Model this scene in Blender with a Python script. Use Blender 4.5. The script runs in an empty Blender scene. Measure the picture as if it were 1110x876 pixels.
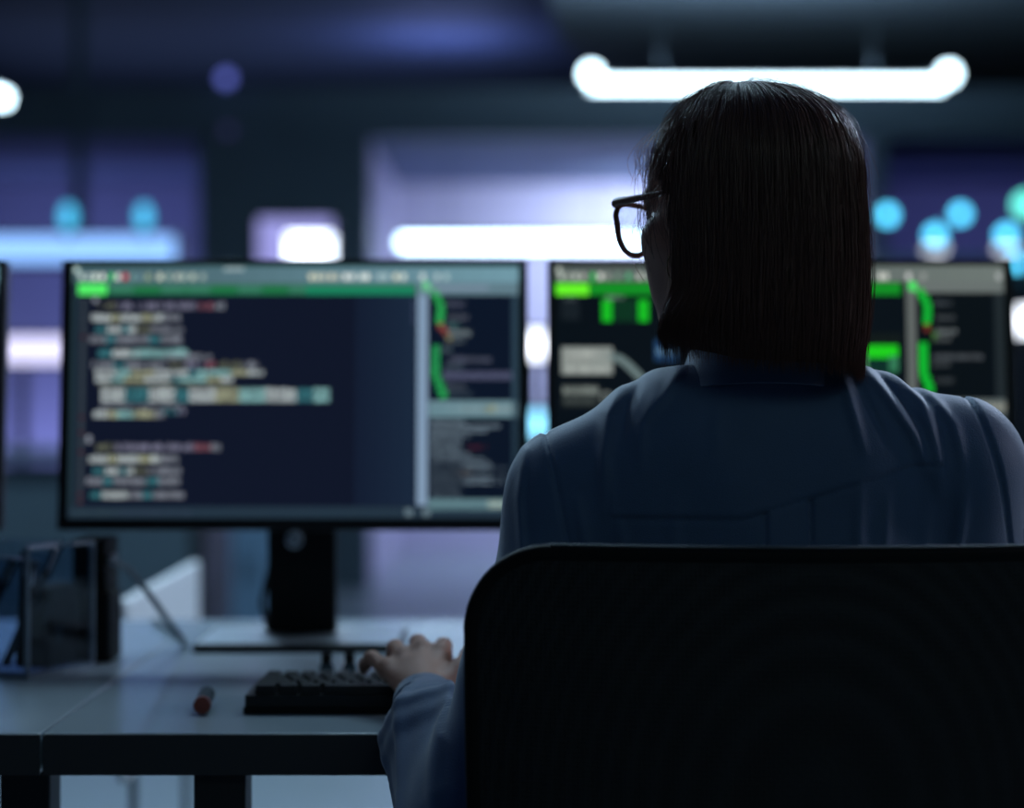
import bpy, bmesh, math, random
import numpy as np
from mathutils import Vector, Matrix

random.seed(7)
rng = np.random.default_rng(11)
S = bpy.context.scene
col = S.collection
PI = math.pi

# ---------------------------------------------------------------- camera
CZ = 1.06                     # camera height
FPX = 2156.0                  # focal length in pixels of the 1110 px wide frame
cam = bpy.data.cameras.new('camera')
cam.sensor_width = 36
cam.lens = FPX * 36 / 1110
cam.shift_y = -13 / 1110
cam.clip_start = 0.05
cam.dof.use_dof = True
cam.dof.focus_distance = 1.84
cam.dof.aperture_fstop = cam.lens / 33.0      # a fast portrait lens
co = bpy.data.objects.new('camera', cam)
co.location = (0, 0, CZ)
co.rotation_euler = (PI / 2, 0, 0)
col.objects.link(co)
S.camera = co

def X(px, D): return (px - 555) / FPX * D
def Z(py, D): return CZ - (py - 425) / FPX * D

# ---------------------------------------------------------------- render look
S.view_settings.view_transform = 'Standard'
S.view_settings.look = 'None'
S.view_settings.exposure = 0
S.view_settings.gamma = 1
S.view_settings.use_curve_mapping = False
S.cycles.use_denoising = True
S.cycles.use_adaptive_sampling = False
S.cycles.max_bounces = 8
S.cycles.sample_clamp_indirect = 4
S.cycles.caustics_reflective = False
S.cycles.caustics_refractive = False

w = bpy.data.worlds.new('world')
S.world = w
w.use_nodes = True
w.node_tree.nodes['Background'].inputs[0].default_value = (0.10, 0.15, 0.2, 1)
w.node_tree.nodes['Background'].inputs[1].default_value = 0.02

def area(name, loc, target, sx, sy, power, color):
    l = bpy.data.lights.new(name, 'AREA')
    l.shape = 'RECTANGLE'; l.size = sx; l.size_y = sy
    l.energy = power; l.color = color
    o = bpy.data.objects.new(name, l)
    o.location = loc
    d = Vector(target) - Vector(loc)
    o.rotation_euler = d.to_track_quat('-Z', 'Y').to_euler()
    col.objects.link(o)
    return o

# unseen lights added over the desks for rim and fill (housings further down)
area('desk_fill_light', (0.3, 3.55, 2.72), (0.1, 2.3, 0.8), 1.6, 0.12, 15, (0.55, 0.82, 1.0))
area('desk_fill_light', (-1.5, 3.9, 2.72), (-1.1, 2.8, 0.7), 1.4, 0.12, 7, (0.55, 0.78, 1.0))
area('aisle_light', (-0.6, 5.6, 3.0), (-0.6, 5.6, 0), 2.6, 0.3, 50, (0.55, 0.85, 1.0))
area('rear_fill_light', (1.1, -1.2, 2.9), (0.3, 2.2, 1.0), 1.6, 0.3, 6.5, (0.70, 1.0, 0.96))  # unseen fill added behind the camera to lift the shirt back
# meeting rooms at the back
area('room_light', (1.15, 11.9, 2.3), (1.15, 12.9, 1.2), 1.4, 0.4, 56, (0.66, 0.82, 1.0))
area('room_light', (-2.9, 12.1, 0.35), (-2.9, 13.0, 0.9), 1.8, 0.3, 22, (0.50, 0.52, 1.0))
area('room_light', (-2.6, 11.9, 2.3), (-2.6, 12.9, 1.6), 1.8, 0.4, 6, (0.36, 0.42, 1.0))
area('room_light', (3.2, 11.9, 2.3), (3.2, 12.9, 1.6), 2.0, 0.4, 6, (0.36, 0.38, 1.0))
area('ceiling_wash', (-0.42, 12.0, 2.75), (-0.5, 12.0, 3.3), 0.6, 0.6, 4.5, (0.34, 0.42, 1.0))
area('added_uplight', (-1.6, 12.4, 2.49), (-1.6, 12.41, 3.3), 3.6, 2.2, 4.6, (0.52, 0.64, 1.0))  # unseen, added over the rooms to lift the dark ceiling
area('added_uplight', (1.1, 9.0, 2.52), (1.1, 9.05, 3.3), 1.5, 0.04, 46, (0.56, 0.80, 1.0))  # added at the pendant to brighten the ceiling above it
# unseen lights added to rim the person from the far side
area('added_rim_light', (-0.9, 4.9, 2.45), (0.25, 1.9, 1.1), 0.35, 0.35, 25, (0.50, 0.75, 1.0))
area('added_rim_light', (1.9, 4.6, 2.4), (0.28, 1.9, 1.1), 0.35, 0.35, 62, (0.62, 0.76, 1.0))
area('added_side_light', (2.7, 2.5, 1.75), (0.3, 1.85, 1.2), 0.5, 0.5, 11, (0.86, 0.86, 1.0))  # unseen light added to brighten the right of hair and shoulder

# ---------------------------------------------------------------- materials
def lin(c):
    r = []
    for v in c:
        v /= 255.0
        r.append(v / 12.92 if v <= 0.04045 else ((v + 0.055) / 1.055) ** 2.4)
    return (*r, 1.0)

def mat(name, rgb, rough=0.5, metal=0.0, spec=0.5, noise=0.0, nscale=8, bump=0.0, bscale=200, alpha=None, trans=0.0, sheen=0.0, coat=0.0):
    m = bpy.data.materials.new(name); m.use_nodes = True
    nt = m.node_tree; b = nt.nodes['Principled BSDF']
    c = rgb if len(rgb) == 4 else (*rgb, 1)
    b.inputs['Base Color'].default_value = c
    b.inputs['Roughness'].default_value = rough
    b.inputs['Metallic'].default_value = metal
    b.inputs['Specular IOR Level'].default_value = spec
    b.inputs['Transmission Weight'].default_value = trans
    b.inputs['Sheen Weight'].default_value = sheen
    b.inputs['Coat Weight'].default_value = coat
    tc = nt.nodes.new('ShaderNodeTexCoord')
    if noise > 0:
        n = nt.nodes.new('ShaderNodeTexNoise'); n.inputs['Scale'].default_value = nscale
        n.inputs['Detail'].default_value = 5
        r = nt.nodes.new('ShaderNodeMapRange')
        r.inputs['To Min'].default_value = 1 - noise; r.inputs['To Max'].default_value = 1 + noise
        mx = nt.nodes.new('ShaderNodeVectorMath'); mx.operation = 'SCALE'
        mx.inputs[0].default_value = c[:3]
        nt.links.new(tc.outputs['Object'], n.inputs['Vector'])
        nt.links.new(n.outputs['Fac'], r.inputs['Value'])
        nt.links.new(r.outputs[0], mx.inputs['Scale'])
        nt.links.new(mx.outputs[0], b.inputs['Base Color'])
    if bump > 0:
        n = nt.nodes.new('ShaderNodeTexNoise'); n.inputs['Scale'].default_value = bscale
        bp = nt.nodes.new('ShaderNodeBump'); bp.inputs['Strength'].default_value = bump
        bp.inputs['Distance'].default_value = 0.002
        nt.links.new(tc.outputs['Object'], n.inputs['Vector'])
        nt.links.new(n.outputs['Fac'], bp.inputs['Height'])
        nt.links.new(bp.outputs[0], b.inputs['Normal'])
    return m

def emit(name, rgb, strength):
    m = bpy.data.materials.new(name); m.use_nodes = True
    nt = m.node_tree; nt.nodes.clear()
    o = nt.nodes.new('ShaderNodeOutputMaterial'); e = nt.nodes.new('ShaderNodeEmission')
    e.inputs[0].default_value = (*rgb, 1); e.inputs[1].default_value = strength
    nt.links.new(e.outputs[0], o.inputs[0])
    return m

M = {}
M['wall'] = mat('dark_blue_wall', (0.085, 0.125, 0.165), 0.6, noise=0.12, nscale=2)
M['ceil'] = mat('ceiling_paint', (0.10, 0.14, 0.24), 0.7, noise=0.1, nscale=1.5)
M['ceil_dark'] = mat('dark_ceiling_baffle', (0.10, 0.125, 0.15), 0.7)
M['floor'] = mat('grey_resin_floor', (0.28, 0.33, 0.38), 0.35, noise=0.12, nscale=1.2)
M['lavender'] = mat('lavender_wall_paint', (0.52, 0.48, 0.66), 0.6, noise=0.06, nscale=1.0)
M['bluewall'] = mat('blue_grey_panel', (0.20, 0.22, 0.36), 0.6, noise=0.15, nscale=1.5)
M['steel'] = mat('dark_metal', (0.03, 0.04, 0.05), 0.4, metal=0.6)
M['desk'] = mat('pale_grey_desk_laminate', (0.40, 0.48, 0.54), 0.22, spec=0.6, noise=0.05, nscale=6)
M['deskedge'] = mat('dark_desk_edging', (0.040, 0.044, 0.052), 0.55)
M['deskleg'] = mat('dark_desk_leg', (0.025, 0.028, 0.034), 0.5, metal=0.3)
M['blackplastic'] = mat('black_plastic', (0.008, 0.009, 0.011), 0.42, spec=0.35)
M['matteblack'] = mat('matte_black', (0.006, 0.007, 0.008), 0.7, spec=0.2)
M['silver'] = mat('brushed_silver', (0.55, 0.6, 0.66), 0.28, metal=0.9, noise=0.05, nscale=40)
M['white'] = mat('white_laminate', (0.82, 0.85, 0.87), 0.5, noise=0.03)
M['shirt'] = mat('blue_shirt_cotton', (0.085, 0.155, 0.30), 0.62, spec=0.3, noise=0.10, nscale=25, bump=0.25, bscale=700, sheen=0.5)
M['shirtdark'] = mat('blue_shirt_stitching', (0.04, 0.075, 0.16), 0.8, spec=0.2)
M['trousers'] = mat('charcoal_trousers', (0.02, 0.022, 0.03), 0.8, bump=0.2, bscale=500)
M['skin'] = mat('skin', (0.56, 0.29, 0.21), 0.5, spec=0.35, noise=0.08, nscale=40, bump=0.15, bscale=350)
M['hair'] = mat('dark_brown_hair', (0.040, 0.021, 0.019), 0.36, spec=0.5, noise=0.35, nscale=60)
M['glasses'] = mat('brown_acetate', (0.20, 0.075, 0.06), 0.45, spec=0.35)
def thin_glass(name, tint, fac=0.10):
    m = bpy.data.materials.new(name); m.use_nodes = True
    nt = m.node_tree; nt.nodes.clear()
    o = nt.nodes.new('ShaderNodeOutputMaterial'); t = nt.nodes.new('ShaderNodeBsdfTransparent'); g = nt.nodes.new('ShaderNodeBsdfGlossy')
    mx = nt.nodes.new('ShaderNodeMixShader'); lw = nt.nodes.new('ShaderNodeLayerWeight'); mr = nt.nodes.new('ShaderNodeMapRange')
    t.inputs[0].default_value = (*tint, 1); g.inputs['Roughness'].default_value = 0.02
    mr.inputs['To Min'].default_value = fac * 0.3; mr.inputs['To Max'].default_value = min(1, fac * 5)
    nt.links.new(lw.outputs['Facing'], mr.inputs['Value']); nt.links.new(mr.outputs[0], mx.inputs[0])
    nt.links.new(t.outputs[0], mx.inputs[1]); nt.links.new(g.outputs[0], mx.inputs[2]); nt.links.new(mx.outputs[0], o.inputs[0])
    return m
M['lens'] = thin_glass('clear_lens', (0.90, 0.94, 0.97), 0.08)
M['gold'] = mat('gold_earring', (0.6, 0.45, 0.25), 0.25, metal=1.0)
M['shoe'] = mat('black_leather', (0.015, 0.013, 0.013), 0.35)
M['acrylic'] = thin_glass('clear_acrylic', (0.80, 0.86, 0.92), 0.02)
M['acrylhighlight'] = mat('acrylic_edge_highlight', (0.14, 0.19, 0.25), 0.10, spec=1.0)  # lighter colour stands for the highlight along the acrylic edges
M['cable'] = mat('grey_cable', (0.16, 0.20, 0.24), 0.5)
M['red'] = mat('rust_red_plastic', (0.22, 0.04, 0.025), 0.4)
M['bluepen'] = mat('teal_black_plastic', (0.015, 0.035, 0.05), 0.6, spec=0.2)
M['key'] = mat('charcoal_keycap', (0.012, 0.013, 0.017), 0.5, spec=0.4)
M['glassvial'] = mat('smoky_glass', (0.10, 0.16, 0.18), 0.1, trans=0.5)
M['gpane'] = mat('glass_partition', (0.9, 0.95, 1.0), 0.0, trans=1.0)
M['eye'] = mat('eye_white', (0.7, 0.68, 0.66), 0.2)

def add_translucent(m, rgb, fac):
    nt = m.node_tree; b = nt.nodes['Principled BSDF']
    out = [n for n in nt.nodes if n.type == 'OUTPUT_MATERIAL'][0]
    t = nt.nodes.new('ShaderNodeBsdfTranslucent'); t.inputs[0].default_value = (*rgb, 1)
    mx = nt.nodes.new('ShaderNodeMixShader'); mx.inputs[0].default_value = fac
    nt.links.new(b.outputs[0], mx.inputs[1]); nt.links.new(t.outputs[0], mx.inputs[2]); nt.links.new(mx.outputs[0], out.inputs[0])
M['hair'] = mat('dark_brown_hair', (0.16, 0.078, 0.064), 0.42, spec=0.8, noise=0.35, nscale=60)
add_translucent(M['hair'], (0.32, 0.16, 0.14), 0.3)

def chair_mesh_mat():
    m = mat('black_chair_mesh', (0.006, 0.008, 0.010), 0.6, spec=0.35)
    nt = m.node_tree; b = nt.nodes['Principled BSDF']
    tc = nt.nodes.new('ShaderNodeTexCoord')
    v = nt.nodes.new('ShaderNodeTexVoronoi'); v.inputs['Scale'].default_value = 260
    v.inputs['Randomness'].default_value = 0.15
    bp = nt.nodes.new('ShaderNodeBump'); bp.inputs['Strength'].default_value = 0.8
    bp.inputs['Distance'].default_value = 0.002
    nt.links.new(tc.outputs['Object'], v.inputs['Vector'])
    nt.links.new(v.outputs['Distance'], bp.inputs['Height'])
    nt.links.new(bp.outputs[0], b.inputs['Normal'])
    r = nt.nodes.new('ShaderNodeValToRGB')
    r.color_ramp.elements[0].position = 0.2; r.color_ramp.elements[0].color = (0.003, 0.004, 0.005, 1)
    r.color_ramp.elements[1].position = 0.6; r.color_ramp.elements[1].color = (0.016, 0.020, 0.024, 1)
    nt.links.new(v.outputs['Distance'], r.inputs['Fac'])
    nt.links.new(r.outputs[0], b.inputs['Base Color'])
    return m
M['chairmesh'] = chair_mesh_mat()

# ---------------------------------------------------------------- object helpers
def setp(o, label=None, cat=None, group=None, kind=None):
    if label: o['label'] = label
    if cat: o['category'] = cat
    if group: o['group'] = group
    if kind: o['kind'] = kind
    return o

def empty(name, loc, label, cat, group=None, rz=0):
    o = bpy.data.objects.new(name, None)
    o.empty_display_size = 0.05
    o.location = loc; o.rotation_euler = (0, 0, rz)
    col.objects.link(o)
    return setp(o, label, cat, group)

class MB:
    """collects shapes into one mesh; coordinates are relative to the parent's origin"""
    def __init__(self): self.bm = bmesh.new()
    def box(self, c, s, rot=None, bevel=0.0, seg=2):
        m = Matrix.Translation(c)
        if rot is not None: m = m @ rot
        m = m @ Matrix.Diagonal((s[0], s[1], s[2], 1))
        r = bmesh.ops.create_cube(self.bm, size=1, matrix=m)
        if bevel > 0:
            vs = r['verts']; es = list({e for v in vs for e in v.link_edges})
            bmesh.ops.bevel(self.bm, geom=es, offset=bevel, segments=seg, affect='EDGES', profile=0.5)
        return self
    def box2(self, a, b, bevel=0.0):
        c = [(a[i] + b[i]) / 2 for i in range(3)]; s = [abs(b[i] - a[i]) for i in range(3)]
        return self.box(c, s, None, bevel)
    def cyl(self, a, b, r0, r1=None, seg=20, cap=True):
        a = Vector(a); b = Vector(b); d = b - a
        r1 = r0 if r1 is None else r1
        q = d.to_track_quat('Z', 'Y').to_matrix().to_4x4()
        bmesh.ops.create_cone(self.bm, cap_ends=cap, segments=seg, radius1=r0, radius2=r1, depth=d.length,
                              matrix=Matrix.Translation((a + b) / 2) @ q)
        return self
    def sph(self, c, r, s=(1, 1, 1), u=20, v=12):
        bmesh.ops.create_uvsphere(self.bm, u_segments=u, v_segments=v, radius=r,
                                  matrix=Matrix.Translation(c) @ Matrix.Diagonal((*s, 1)))
        return self
    def tube(self, pts, r, seg=8, closed=False, up=(0.13, 0.21, 0.97)):
        pts = [Vector(p) for p in pts]; n = len(pts)
        rs = r if isinstance(r, (list, tuple)) else [r] * n
        rings = []
        up = Vector(up).normalized()
        for i, p in enumerate(pts):
            if closed: t = pts[(i + 1) % n] - pts[i - 1]
            else: t = pts[min(i + 1, n - 1)] - pts[max(i - 1, 0)]
            t.normalize()
            s = t.cross(up)
            if s.length < 1e-3: s = t.cross(Vector((1, 0, 0)))
            s.normalize(); q = s.cross(t)
            rings.append([self.bm.verts.new(p + (s * math.cos(2 * PI * k / seg) + q * math.sin(2 * PI * k / seg)) * rs[i]) for k in range(seg)])
        m = n if closed else n - 1
        for i in range(m):
            A = rings[i]; B = rings[(i + 1) % n]
            for k in range(seg):
                self.bm.faces.new((A[k], A[(k + 1) % seg], B[(k + 1) % seg], B[k]))
        if not closed:
            self.bm.faces.new(rings[0][::-1]); self.bm.faces.new(rings[-1])
        return self
    def prism(self, poly, y0, y1):
        """poly in (x, z), extruded along y"""
        a = [self.bm.verts.new((p[0], y0, p[1])) for p in poly]
        b = [self.bm.verts.new((p[0], y1, p[1])) for p in poly]
        n = len(poly)
        self.bm.faces.new(a); self.bm.faces.new(b[::-1])
        for i in range(n): self.bm.faces.new((a[i], b[i], b[(i + 1) % n], a[(i + 1) % n]))
        return self
    def build(self, name, material, parent=None, smooth=False, loc=(0, 0, 0)):
        bmesh.ops.recalc_face_normals(self.bm, faces=self.bm.faces)
        me = bpy.data.meshes.new(name); self.bm.to_mesh(me); self.bm.free()
        me.materials.append(material)
        if smooth:
            me.polygons.foreach_set('use_smooth', [True] * len(me.polygons))
            try: me.set_sharp_from_angle(angle=math.radians(38))
            except Exception: pass
        o = bpy.data.objects.new(name, me); col.objects.link(o)
        o.location = loc
        if parent: o.parent = parent
        return o

def struct(mb, name, m):
    return setp(mb.build(name, m), kind='structure')

# ================================================================= THE ROOM
CE = 3.2
struct(MB().box2((-7, -3, -0.1), (7, 14.2, 0)), 'floor', M['floor'])
struct(MB().box2((-7, -3, CE), (7, 14.2, CE + 0.1)), 'ceiling', M['ceil'])
struct(MB().box2((-7.1, -3, 0), (-7, 14.2, CE)), 'wall_left', M['wall'])
struct(MB().box2((7, -3, 0), (7.1, 14.2, CE)), 'wall_right', M['wall'])
struct(MB().box2((-7, -3.1, 0), (7, -3, CE)), 'wall_rear', M['wall'])
# far partition with three openings to lit rooms, header above
YB = 10.6
wb = MB()
wb.box2((-7, YB, 2.42), (7, YB + 0.15, 2.68))                 # header
wb.box2((-1.67, YB, 0), (-0.76, YB + 0.15, 2.42))             # dark pier
wb.box2((1.90, YB, 0), (1.99, YB + 0.15, 2.42))
wb.box2((-7, YB, 0), (-5.2, YB + 0.15, 2.42))
wb.box2((4.6, YB, 0), (7, YB + 0.15, 2.42))
struct(wb, 'wall_back', M['wall'])
struct(MB().box2((-1.67, YB + 0.15, 0), (-1.55, 13, 2.42)), 'wall_divider', M['bluewall'])
struct(MB().box2((-0.86, YB + 0.15, 0), (-0.76, 13, 2.42)).box2((1.90, YB + 0.15, 0), (1.99, 13, 2.42)), 'wall_meeting_sides', M['lavender'])
struct(MB().box2((-0.76, 13, 0), (1.90, 13.1, 2.42)), 'wall_meeting', M['lavender'])
struct(MB().box2((-5.2, 13, 0), (-1.67, 13.1, 2.42)).box2((1.99, 13, 0), (4.6, 13.1, 2.42)), 'wall_side_rooms', M['bluewall'])
struct(MB().box2((-7, YB + 0.15, 2.42), (-0.76, 13.1, 2.46)).box2((-0.76, YB + 0.15, 2.42), (7, 13.1, 2.46)), 'ceiling_rooms', M['ceil'])
struct(MB().box2((-7, 14.1, 2.4), (7, 14.2, CE)), 'wall_far', M['wall'])
# dropped dark ceiling field with a slanted edge
bd = MB()
poly = [(-0.15, 3.5), (7, 3.5), (7, 14.0), (0.9, 14.0), (0.25, 11.0)]
a = [bd.bm.verts.new((p[0], p[1], 3.02)) for p in poly]; b = [bd.bm.verts.new((p[0], p[1], 3.19)) for p in poly]
bd.bm.faces.new(a); bd.bm.faces.new(b)
for i in range(5): bd.bm.faces.new((a[i], a[(i + 1) % 5], b[(i + 1) % 5], b[i]))
struct(bd, 'ceiling_baffle', M['ceil_dark'])
# slim mullions of the glass front
struct(MB().box2((-2.30, 10.40, 0), (-2.24, 10.46, CE)), 'trim_1', M['wall'])

# ================================================================= BACKGROUND LIGHTS AND OBJECTS
WHITE = emit('cool_white_lamp', (0.62, 0.86, 1.0), 9)
WHITE2 = emit('white_lamp', (0.85, 0.90, 1.0), 4)
BLUEW = emit('pale_blue_led', (0.26, 0.50, 1.0), 1.5)
CYAN = emit('cyan_lamp', (0.09, 0.62, 0.95), 4.4)
VIOLET = emit('violet_lamp', (0.12, 0.15, 0.6), 1.6)
GREENC = emit('mint_lamp', (0.12, 0.75, 0.62), 3.0)
LAVE = emit('lavender_display', (0.36, 0.36, 0.82), 1.0)

def pendant(loc, length, label, rz=0, arm=True, m=WHITE, r=0.022, drop=0.5, ends=True, group=None):
    t = empty('linear_pendant_light', loc, label, 'lamp', group, rz)
    MB().cyl((-length / 2, 0, 0), (length / 2, 0, 0), r, seg=16).build('light_tube', m, t, True)
    h = MB().box((0, 0, r + 0.012), (length, 0.05, 0.02)); h.build('housing', M['steel'], t)
    if ends:
        for s in (-1, 1):
            MB().sph((s * length / 2, -0.12, 0.03), 0.04).build('globe_bulb', m, t, True)
    top = CE - loc[2] if CE - loc[2] < 3 else 0.5
    if drop:
        for s in (-0.3, 0.3):
            MB().cyl((s * length, 0, r + 0.02), (s * length, 0, drop), 0.003, seg=8).build('suspension_wire', M['steel'], t)
    return t
D = 9.0
x0, x1 = X(640, D), X(1022, D)
pendant(((x0 + x1) / 2, D, Z(92, D)), x1 - x0, 'long bright linear pendant with round bulb ends hanging above the head', drop=3.02 - Z(92, D))
D = 8.0
pendant((-2.25, 7.6, 2.24), 0.9, 'bright tube lamp cut by the left frame edge near the ceiling', rz=math.radians(62), ends=False, r=0.03, drop=CE - 2.17)
D = 11.2
x0, x1 = X(434, D), X(700, D)
pendant(((x0 + x1) / 2, D, Z(263, D)), x1 - x0, 'low glowing linear lamp in the lavender room beside the glasses', ends=False, r=0.03, drop=2.42 - Z(263, D))

# small round bulbs on the walls
def bulb(px, py, D, r, m, label, cat='lamp', group=None, back=True):
    t = empty('round_wall_lamp', (X(px, D), D, Z(py, D)), label, cat, group)
    MB().sph((0, 0, 0), r, u=16, v=10).build('globe_bulb', m, t, True)
    MB().cyl((0, r * 0.7, 0), (0, r + 0.03, 0), r * 0.55, seg=14).build('lamp_holder', M['steel'], t, True)
    return t
DR = 10.5
bulb(245, 85, DR, 0.035, VIOLET, 'violet round lamp on the dark header left of centre')
bulb(247, 142, DR, 0.03, emit('dim_violet_lamp', (0.06, 0.06, 0.2), 0.5), 'very dim violet lamp below the violet round lamp')
bulb(962, 233, 9.6, 0.035, CYAN, 'cyan round lamp nearest the right edge of the hair')
bulb(1041, 232, 9.6, 0.034, CYAN, 'upper cyan round lamp in the overlapping pair right of the head')
bulb(1014, 255, 9.4, 0.036, CYAN, 'lower cyan round lamp in the overlapping pair right of the head')
bulb(1091, 255, 9.4, 0.036, CYAN, 'cyan round lamp above the top right corner of the right monitor')
bulb(1103, 284, 9.4, 0.03, CYAN, 'small cyan lamp just past the right monitor corner')
bulb(1112, 222, 9.4, 0.05, GREENC, 'mint green lamp cut by the right frame edge')
# rack that carries the cyan lamps
def rack(x0, x1, y, z1, label, name='equipment_rack'):
    t = empty(name, ((x0 + x1) / 2, y, 0), label, 'rack')
    w = x1 - x0
    MB().box((0, 0.3, z1 / 2), (w, 0.6, z1), bevel=0.01).build('body', M['wall'], t)
    MB().box((0, -0.01, z1 * 0.5), (w * 0.92, 0.02, z1 * 0.9), bevel=0.005).build('door', M['steel'], t)
    MB().box((w * 0.4, -0.035, z1 * 0.5), (0.02, 0.03, 0.2)).build('handle', M['silver'], t)
    return t
rack(X(952, 9.7), X(1075, 9.7), 9.7, 1.72, 'dark tall equipment rack behind the right monitor')
rack(X(1082, 9.7), X(1200, 9.7), 9.7, 1.68, 'dark equipment rack at the right frame edge')
# under-lamp glow bars on the racks
for px, lab in ((1014, 'thin glowing bar under the lower cyan lamp of the pair'), (1091, 'thin glowing bar under the cyan lamp by the monitor corner')):
    t = empty('led_bar', (X(px, 9.4), 9.4, Z(270, 9.4)), lab, 'lamp')
    MB().box((0, 0, 0), (0.09, 0.02, 0.012)).build('light_bar', WHITE2, t)
    MB().box((0, 0.02, 0), (0.11, 0.03, 0.03), bevel=0.004).build('housing', M['steel'], t)

# LED shelf on the left
D = 7.6
t = empty('led_shelf_light', (X(40, D), D, Z(270, D)), 'long pale blue LED shelf light behind the left monitor', 'lamp')
wd = X(188, D) - X(-110, D)
MB().box((0, 0, 0), (wd, 0.04, 0.10), bevel=0.01).build('diffuser', BLUEW, t)
MB().box((0, 0.05, 0), (wd + 0.04, 0.06, 0.13), bevel=0.01).build('housing', M['steel'], t)
for px, s, lab in ((75, 1.0, 'tall cyan bulb standing on the LED shelf above the left monitor corner'), (157, 1.1, 'second tall cyan bulb standing on the LED shelf, nearer the centre')):
    q = empty('cyan_bulb_lamp', (X(px, D), D - 0.02, Z(260, D)), lab, 'lamp', 'cyan bulbs on the shelf')
    MB().sph((0, 0, 0.085), 0.028, (1, 1, 1.8)).build('globe_bulb', emit('deep_cyan_lamp', (0.06, 0.42, 0.70), 2.0), q, True)
    MB().cyl((0, 0, 0.0), (0, 0, 0.04), 0.014).build('lamp_holder', M['steel'], q, True)
# distant display
def display(px0, py0, px1, py1, D, cols, label):
    """wall display; cols = list of (fraction start, fraction end, material)"""
    x0, x1 = X(px0, D), X(px1, D); z1, z0 = Z(py0, D), Z(py1, D)
    t = empty('wall_display', ((x0 + x1) / 2, D, z0), label, 'display')
    wdt = x1 - x0; h = z1 - z0
    MB().box((0, 0.02, h / 2), (wdt + 0.03, 0.03, h + 0.03), bevel=0.004).build('housing', M['blackplastic'], t)
    for ci, (fa, fb, ga, gb, m) in enumerate(cols):
        MB().box(((fa + fb) / 2 * wdt - wdt / 2, -0.002 * ci, h * (ga + gb) / 2), ((fb - fa) * wdt, 0.008, (gb - ga) * h)).build('screen', m, t)
    return t
display(280, 237, 360, 300, 8.6, [(0, 1, 0, 1, LAVE), (0.4, 1, 0.1, 0.72, emit('white_window', (0.75, 0.85, 1.0), 5)), ], 'small bright lavender and white display above the left monitor')
display(-60, 366, 120, 393, 7.8, [(0, 1, 0, 1, emit('warm_white_lamp', (0.72, 0.70, 1.0), 1.6))], 'wide white lit strip display left of the left monitor')
display(573, 360, 589, 388, 7.0, [(0, 1, 0, 1, WHITE2)], 'small white light panel seen between the two monitors')
display(560, 446, 606, 474, 6.6, [(0, 1, 0, 1, emit('cyan_white_panel', (0.25, 0.70, 1.0), 1.8))], 'cyan white light panel seen low between the two monitors')
display(1103, 334, 1125, 362, 7.0, [(0, 1, 0, 1, WHITE2)], 'white light panel at the right edge past the right monitor')
# stands carrying the far displays
t = empty('storage_cabinet', (X(268, 8.2), 8.2, 0), 'low blue storage cabinet seen left of the monitor neck', 'cabinet')
M['bluecab'] = mat('blue_cabinet_paint', (0.22, 0.36, 0.56), 0.5)
cw = X(318, 8.2) - X(230, 8.2)
MB().box2((-cw / 2, 0.02, 0.045), (cw / 2, 0.42, 0.56), bevel=0.004).build('body', M['bluecab'], t)
for s in (-1, 1):
    dd = MB().box2((s * cw / 4 - cw / 4 + 0.003, 0, 0.05), (s * cw / 4 + cw / 4 - 0.003, 0.018, 0.55), bevel=0.003).build('door', M['bluecab'], t)
    MB().box2((s * 0.02 - 0.004, -0.02, 0.28), (s * 0.02 + 0.004, -0.002, 0.38)).build('handle', M['steel'], dd)
def stand(px, D, top, label):
    t = empty('display_stand', (X(px, D), D + 0.05, 0), label, 'stand')
    MB().cyl((0, 0, 0.02), (0, 0, top), 0.02, seg=14).build('pole', M['steel'], t, True)
    MB().cyl((0, 0, 0), (0, 0, 0.025), 0.17, seg=28).build('base_plate', M['steel'], t, True)
stand(320, 8.6, Z(290, 8.6), 'slim dark stand under the small lavender display')
stand(20, 7.8, Z(390, 7.8), 'slim dark stand under the wide white strip display')
stand(581, 7.0, Z(384, 7.0), 'slim dark stand behind the gap between the monitors')
stand(590, 6.6, Z(470, 6.6), 'short dark stand of the cyan panel in the gap')
stand(1114, 7.0, Z(360, 7.0), 'slim dark stand at the right frame edge')

# background desks and partition
def far_desk(x0, x1, y, label, h=0.76, m=None, depth=0.7):
    t = empty('office_desk', ((x0 + x1) / 2, y, 0), label, 'desk')
    wdt = x1 - x0
    MB().box((0, depth / 2, h - 0.015), (wdt, depth, 0.03), bevel=0.004).build('desktop', m or M['desk'], t)
    MB().box((0, 0.05, h / 2 + 0.1), (wdt * 0.96, 0.02, h - 0.28), bevel=0.002).build('modesty_panel', M['wall'], t)
    for s in (-1, 1):
        MB().box((s * (wdt / 2 - 0.05), depth / 2, (h - 0.03) / 2), (0.05, depth * 0.9, h - 0.03), bevel=0.004).build('leg', M['deskleg'], t)
    return t
far_desk(-3.4, -1.0, 6.6, 'dark fronted desk far behind the left monitor', h=0.86, m=M['wall'])
# low white partition standing behind the desk at the left
t = empty('low_partition', (-0.60, 3.1, 0), 'low white partition panel behind the black box on the left', 'partition')
MB().box2((-0.018, 0, 0.45), (0, 0.72, 0.735), bevel=0.006).build('panel', M['white'], t)
for yy in (0.1, 0.62):
    MB().box2((-0.09, yy - 0.02, 0), (0.06, yy + 0.02, 0.03)).box2((-0.014, yy - 0.008, 0.03), (-0.004, yy + 0.008, 0.45)).build('foot', M['steel'], t)

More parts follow.
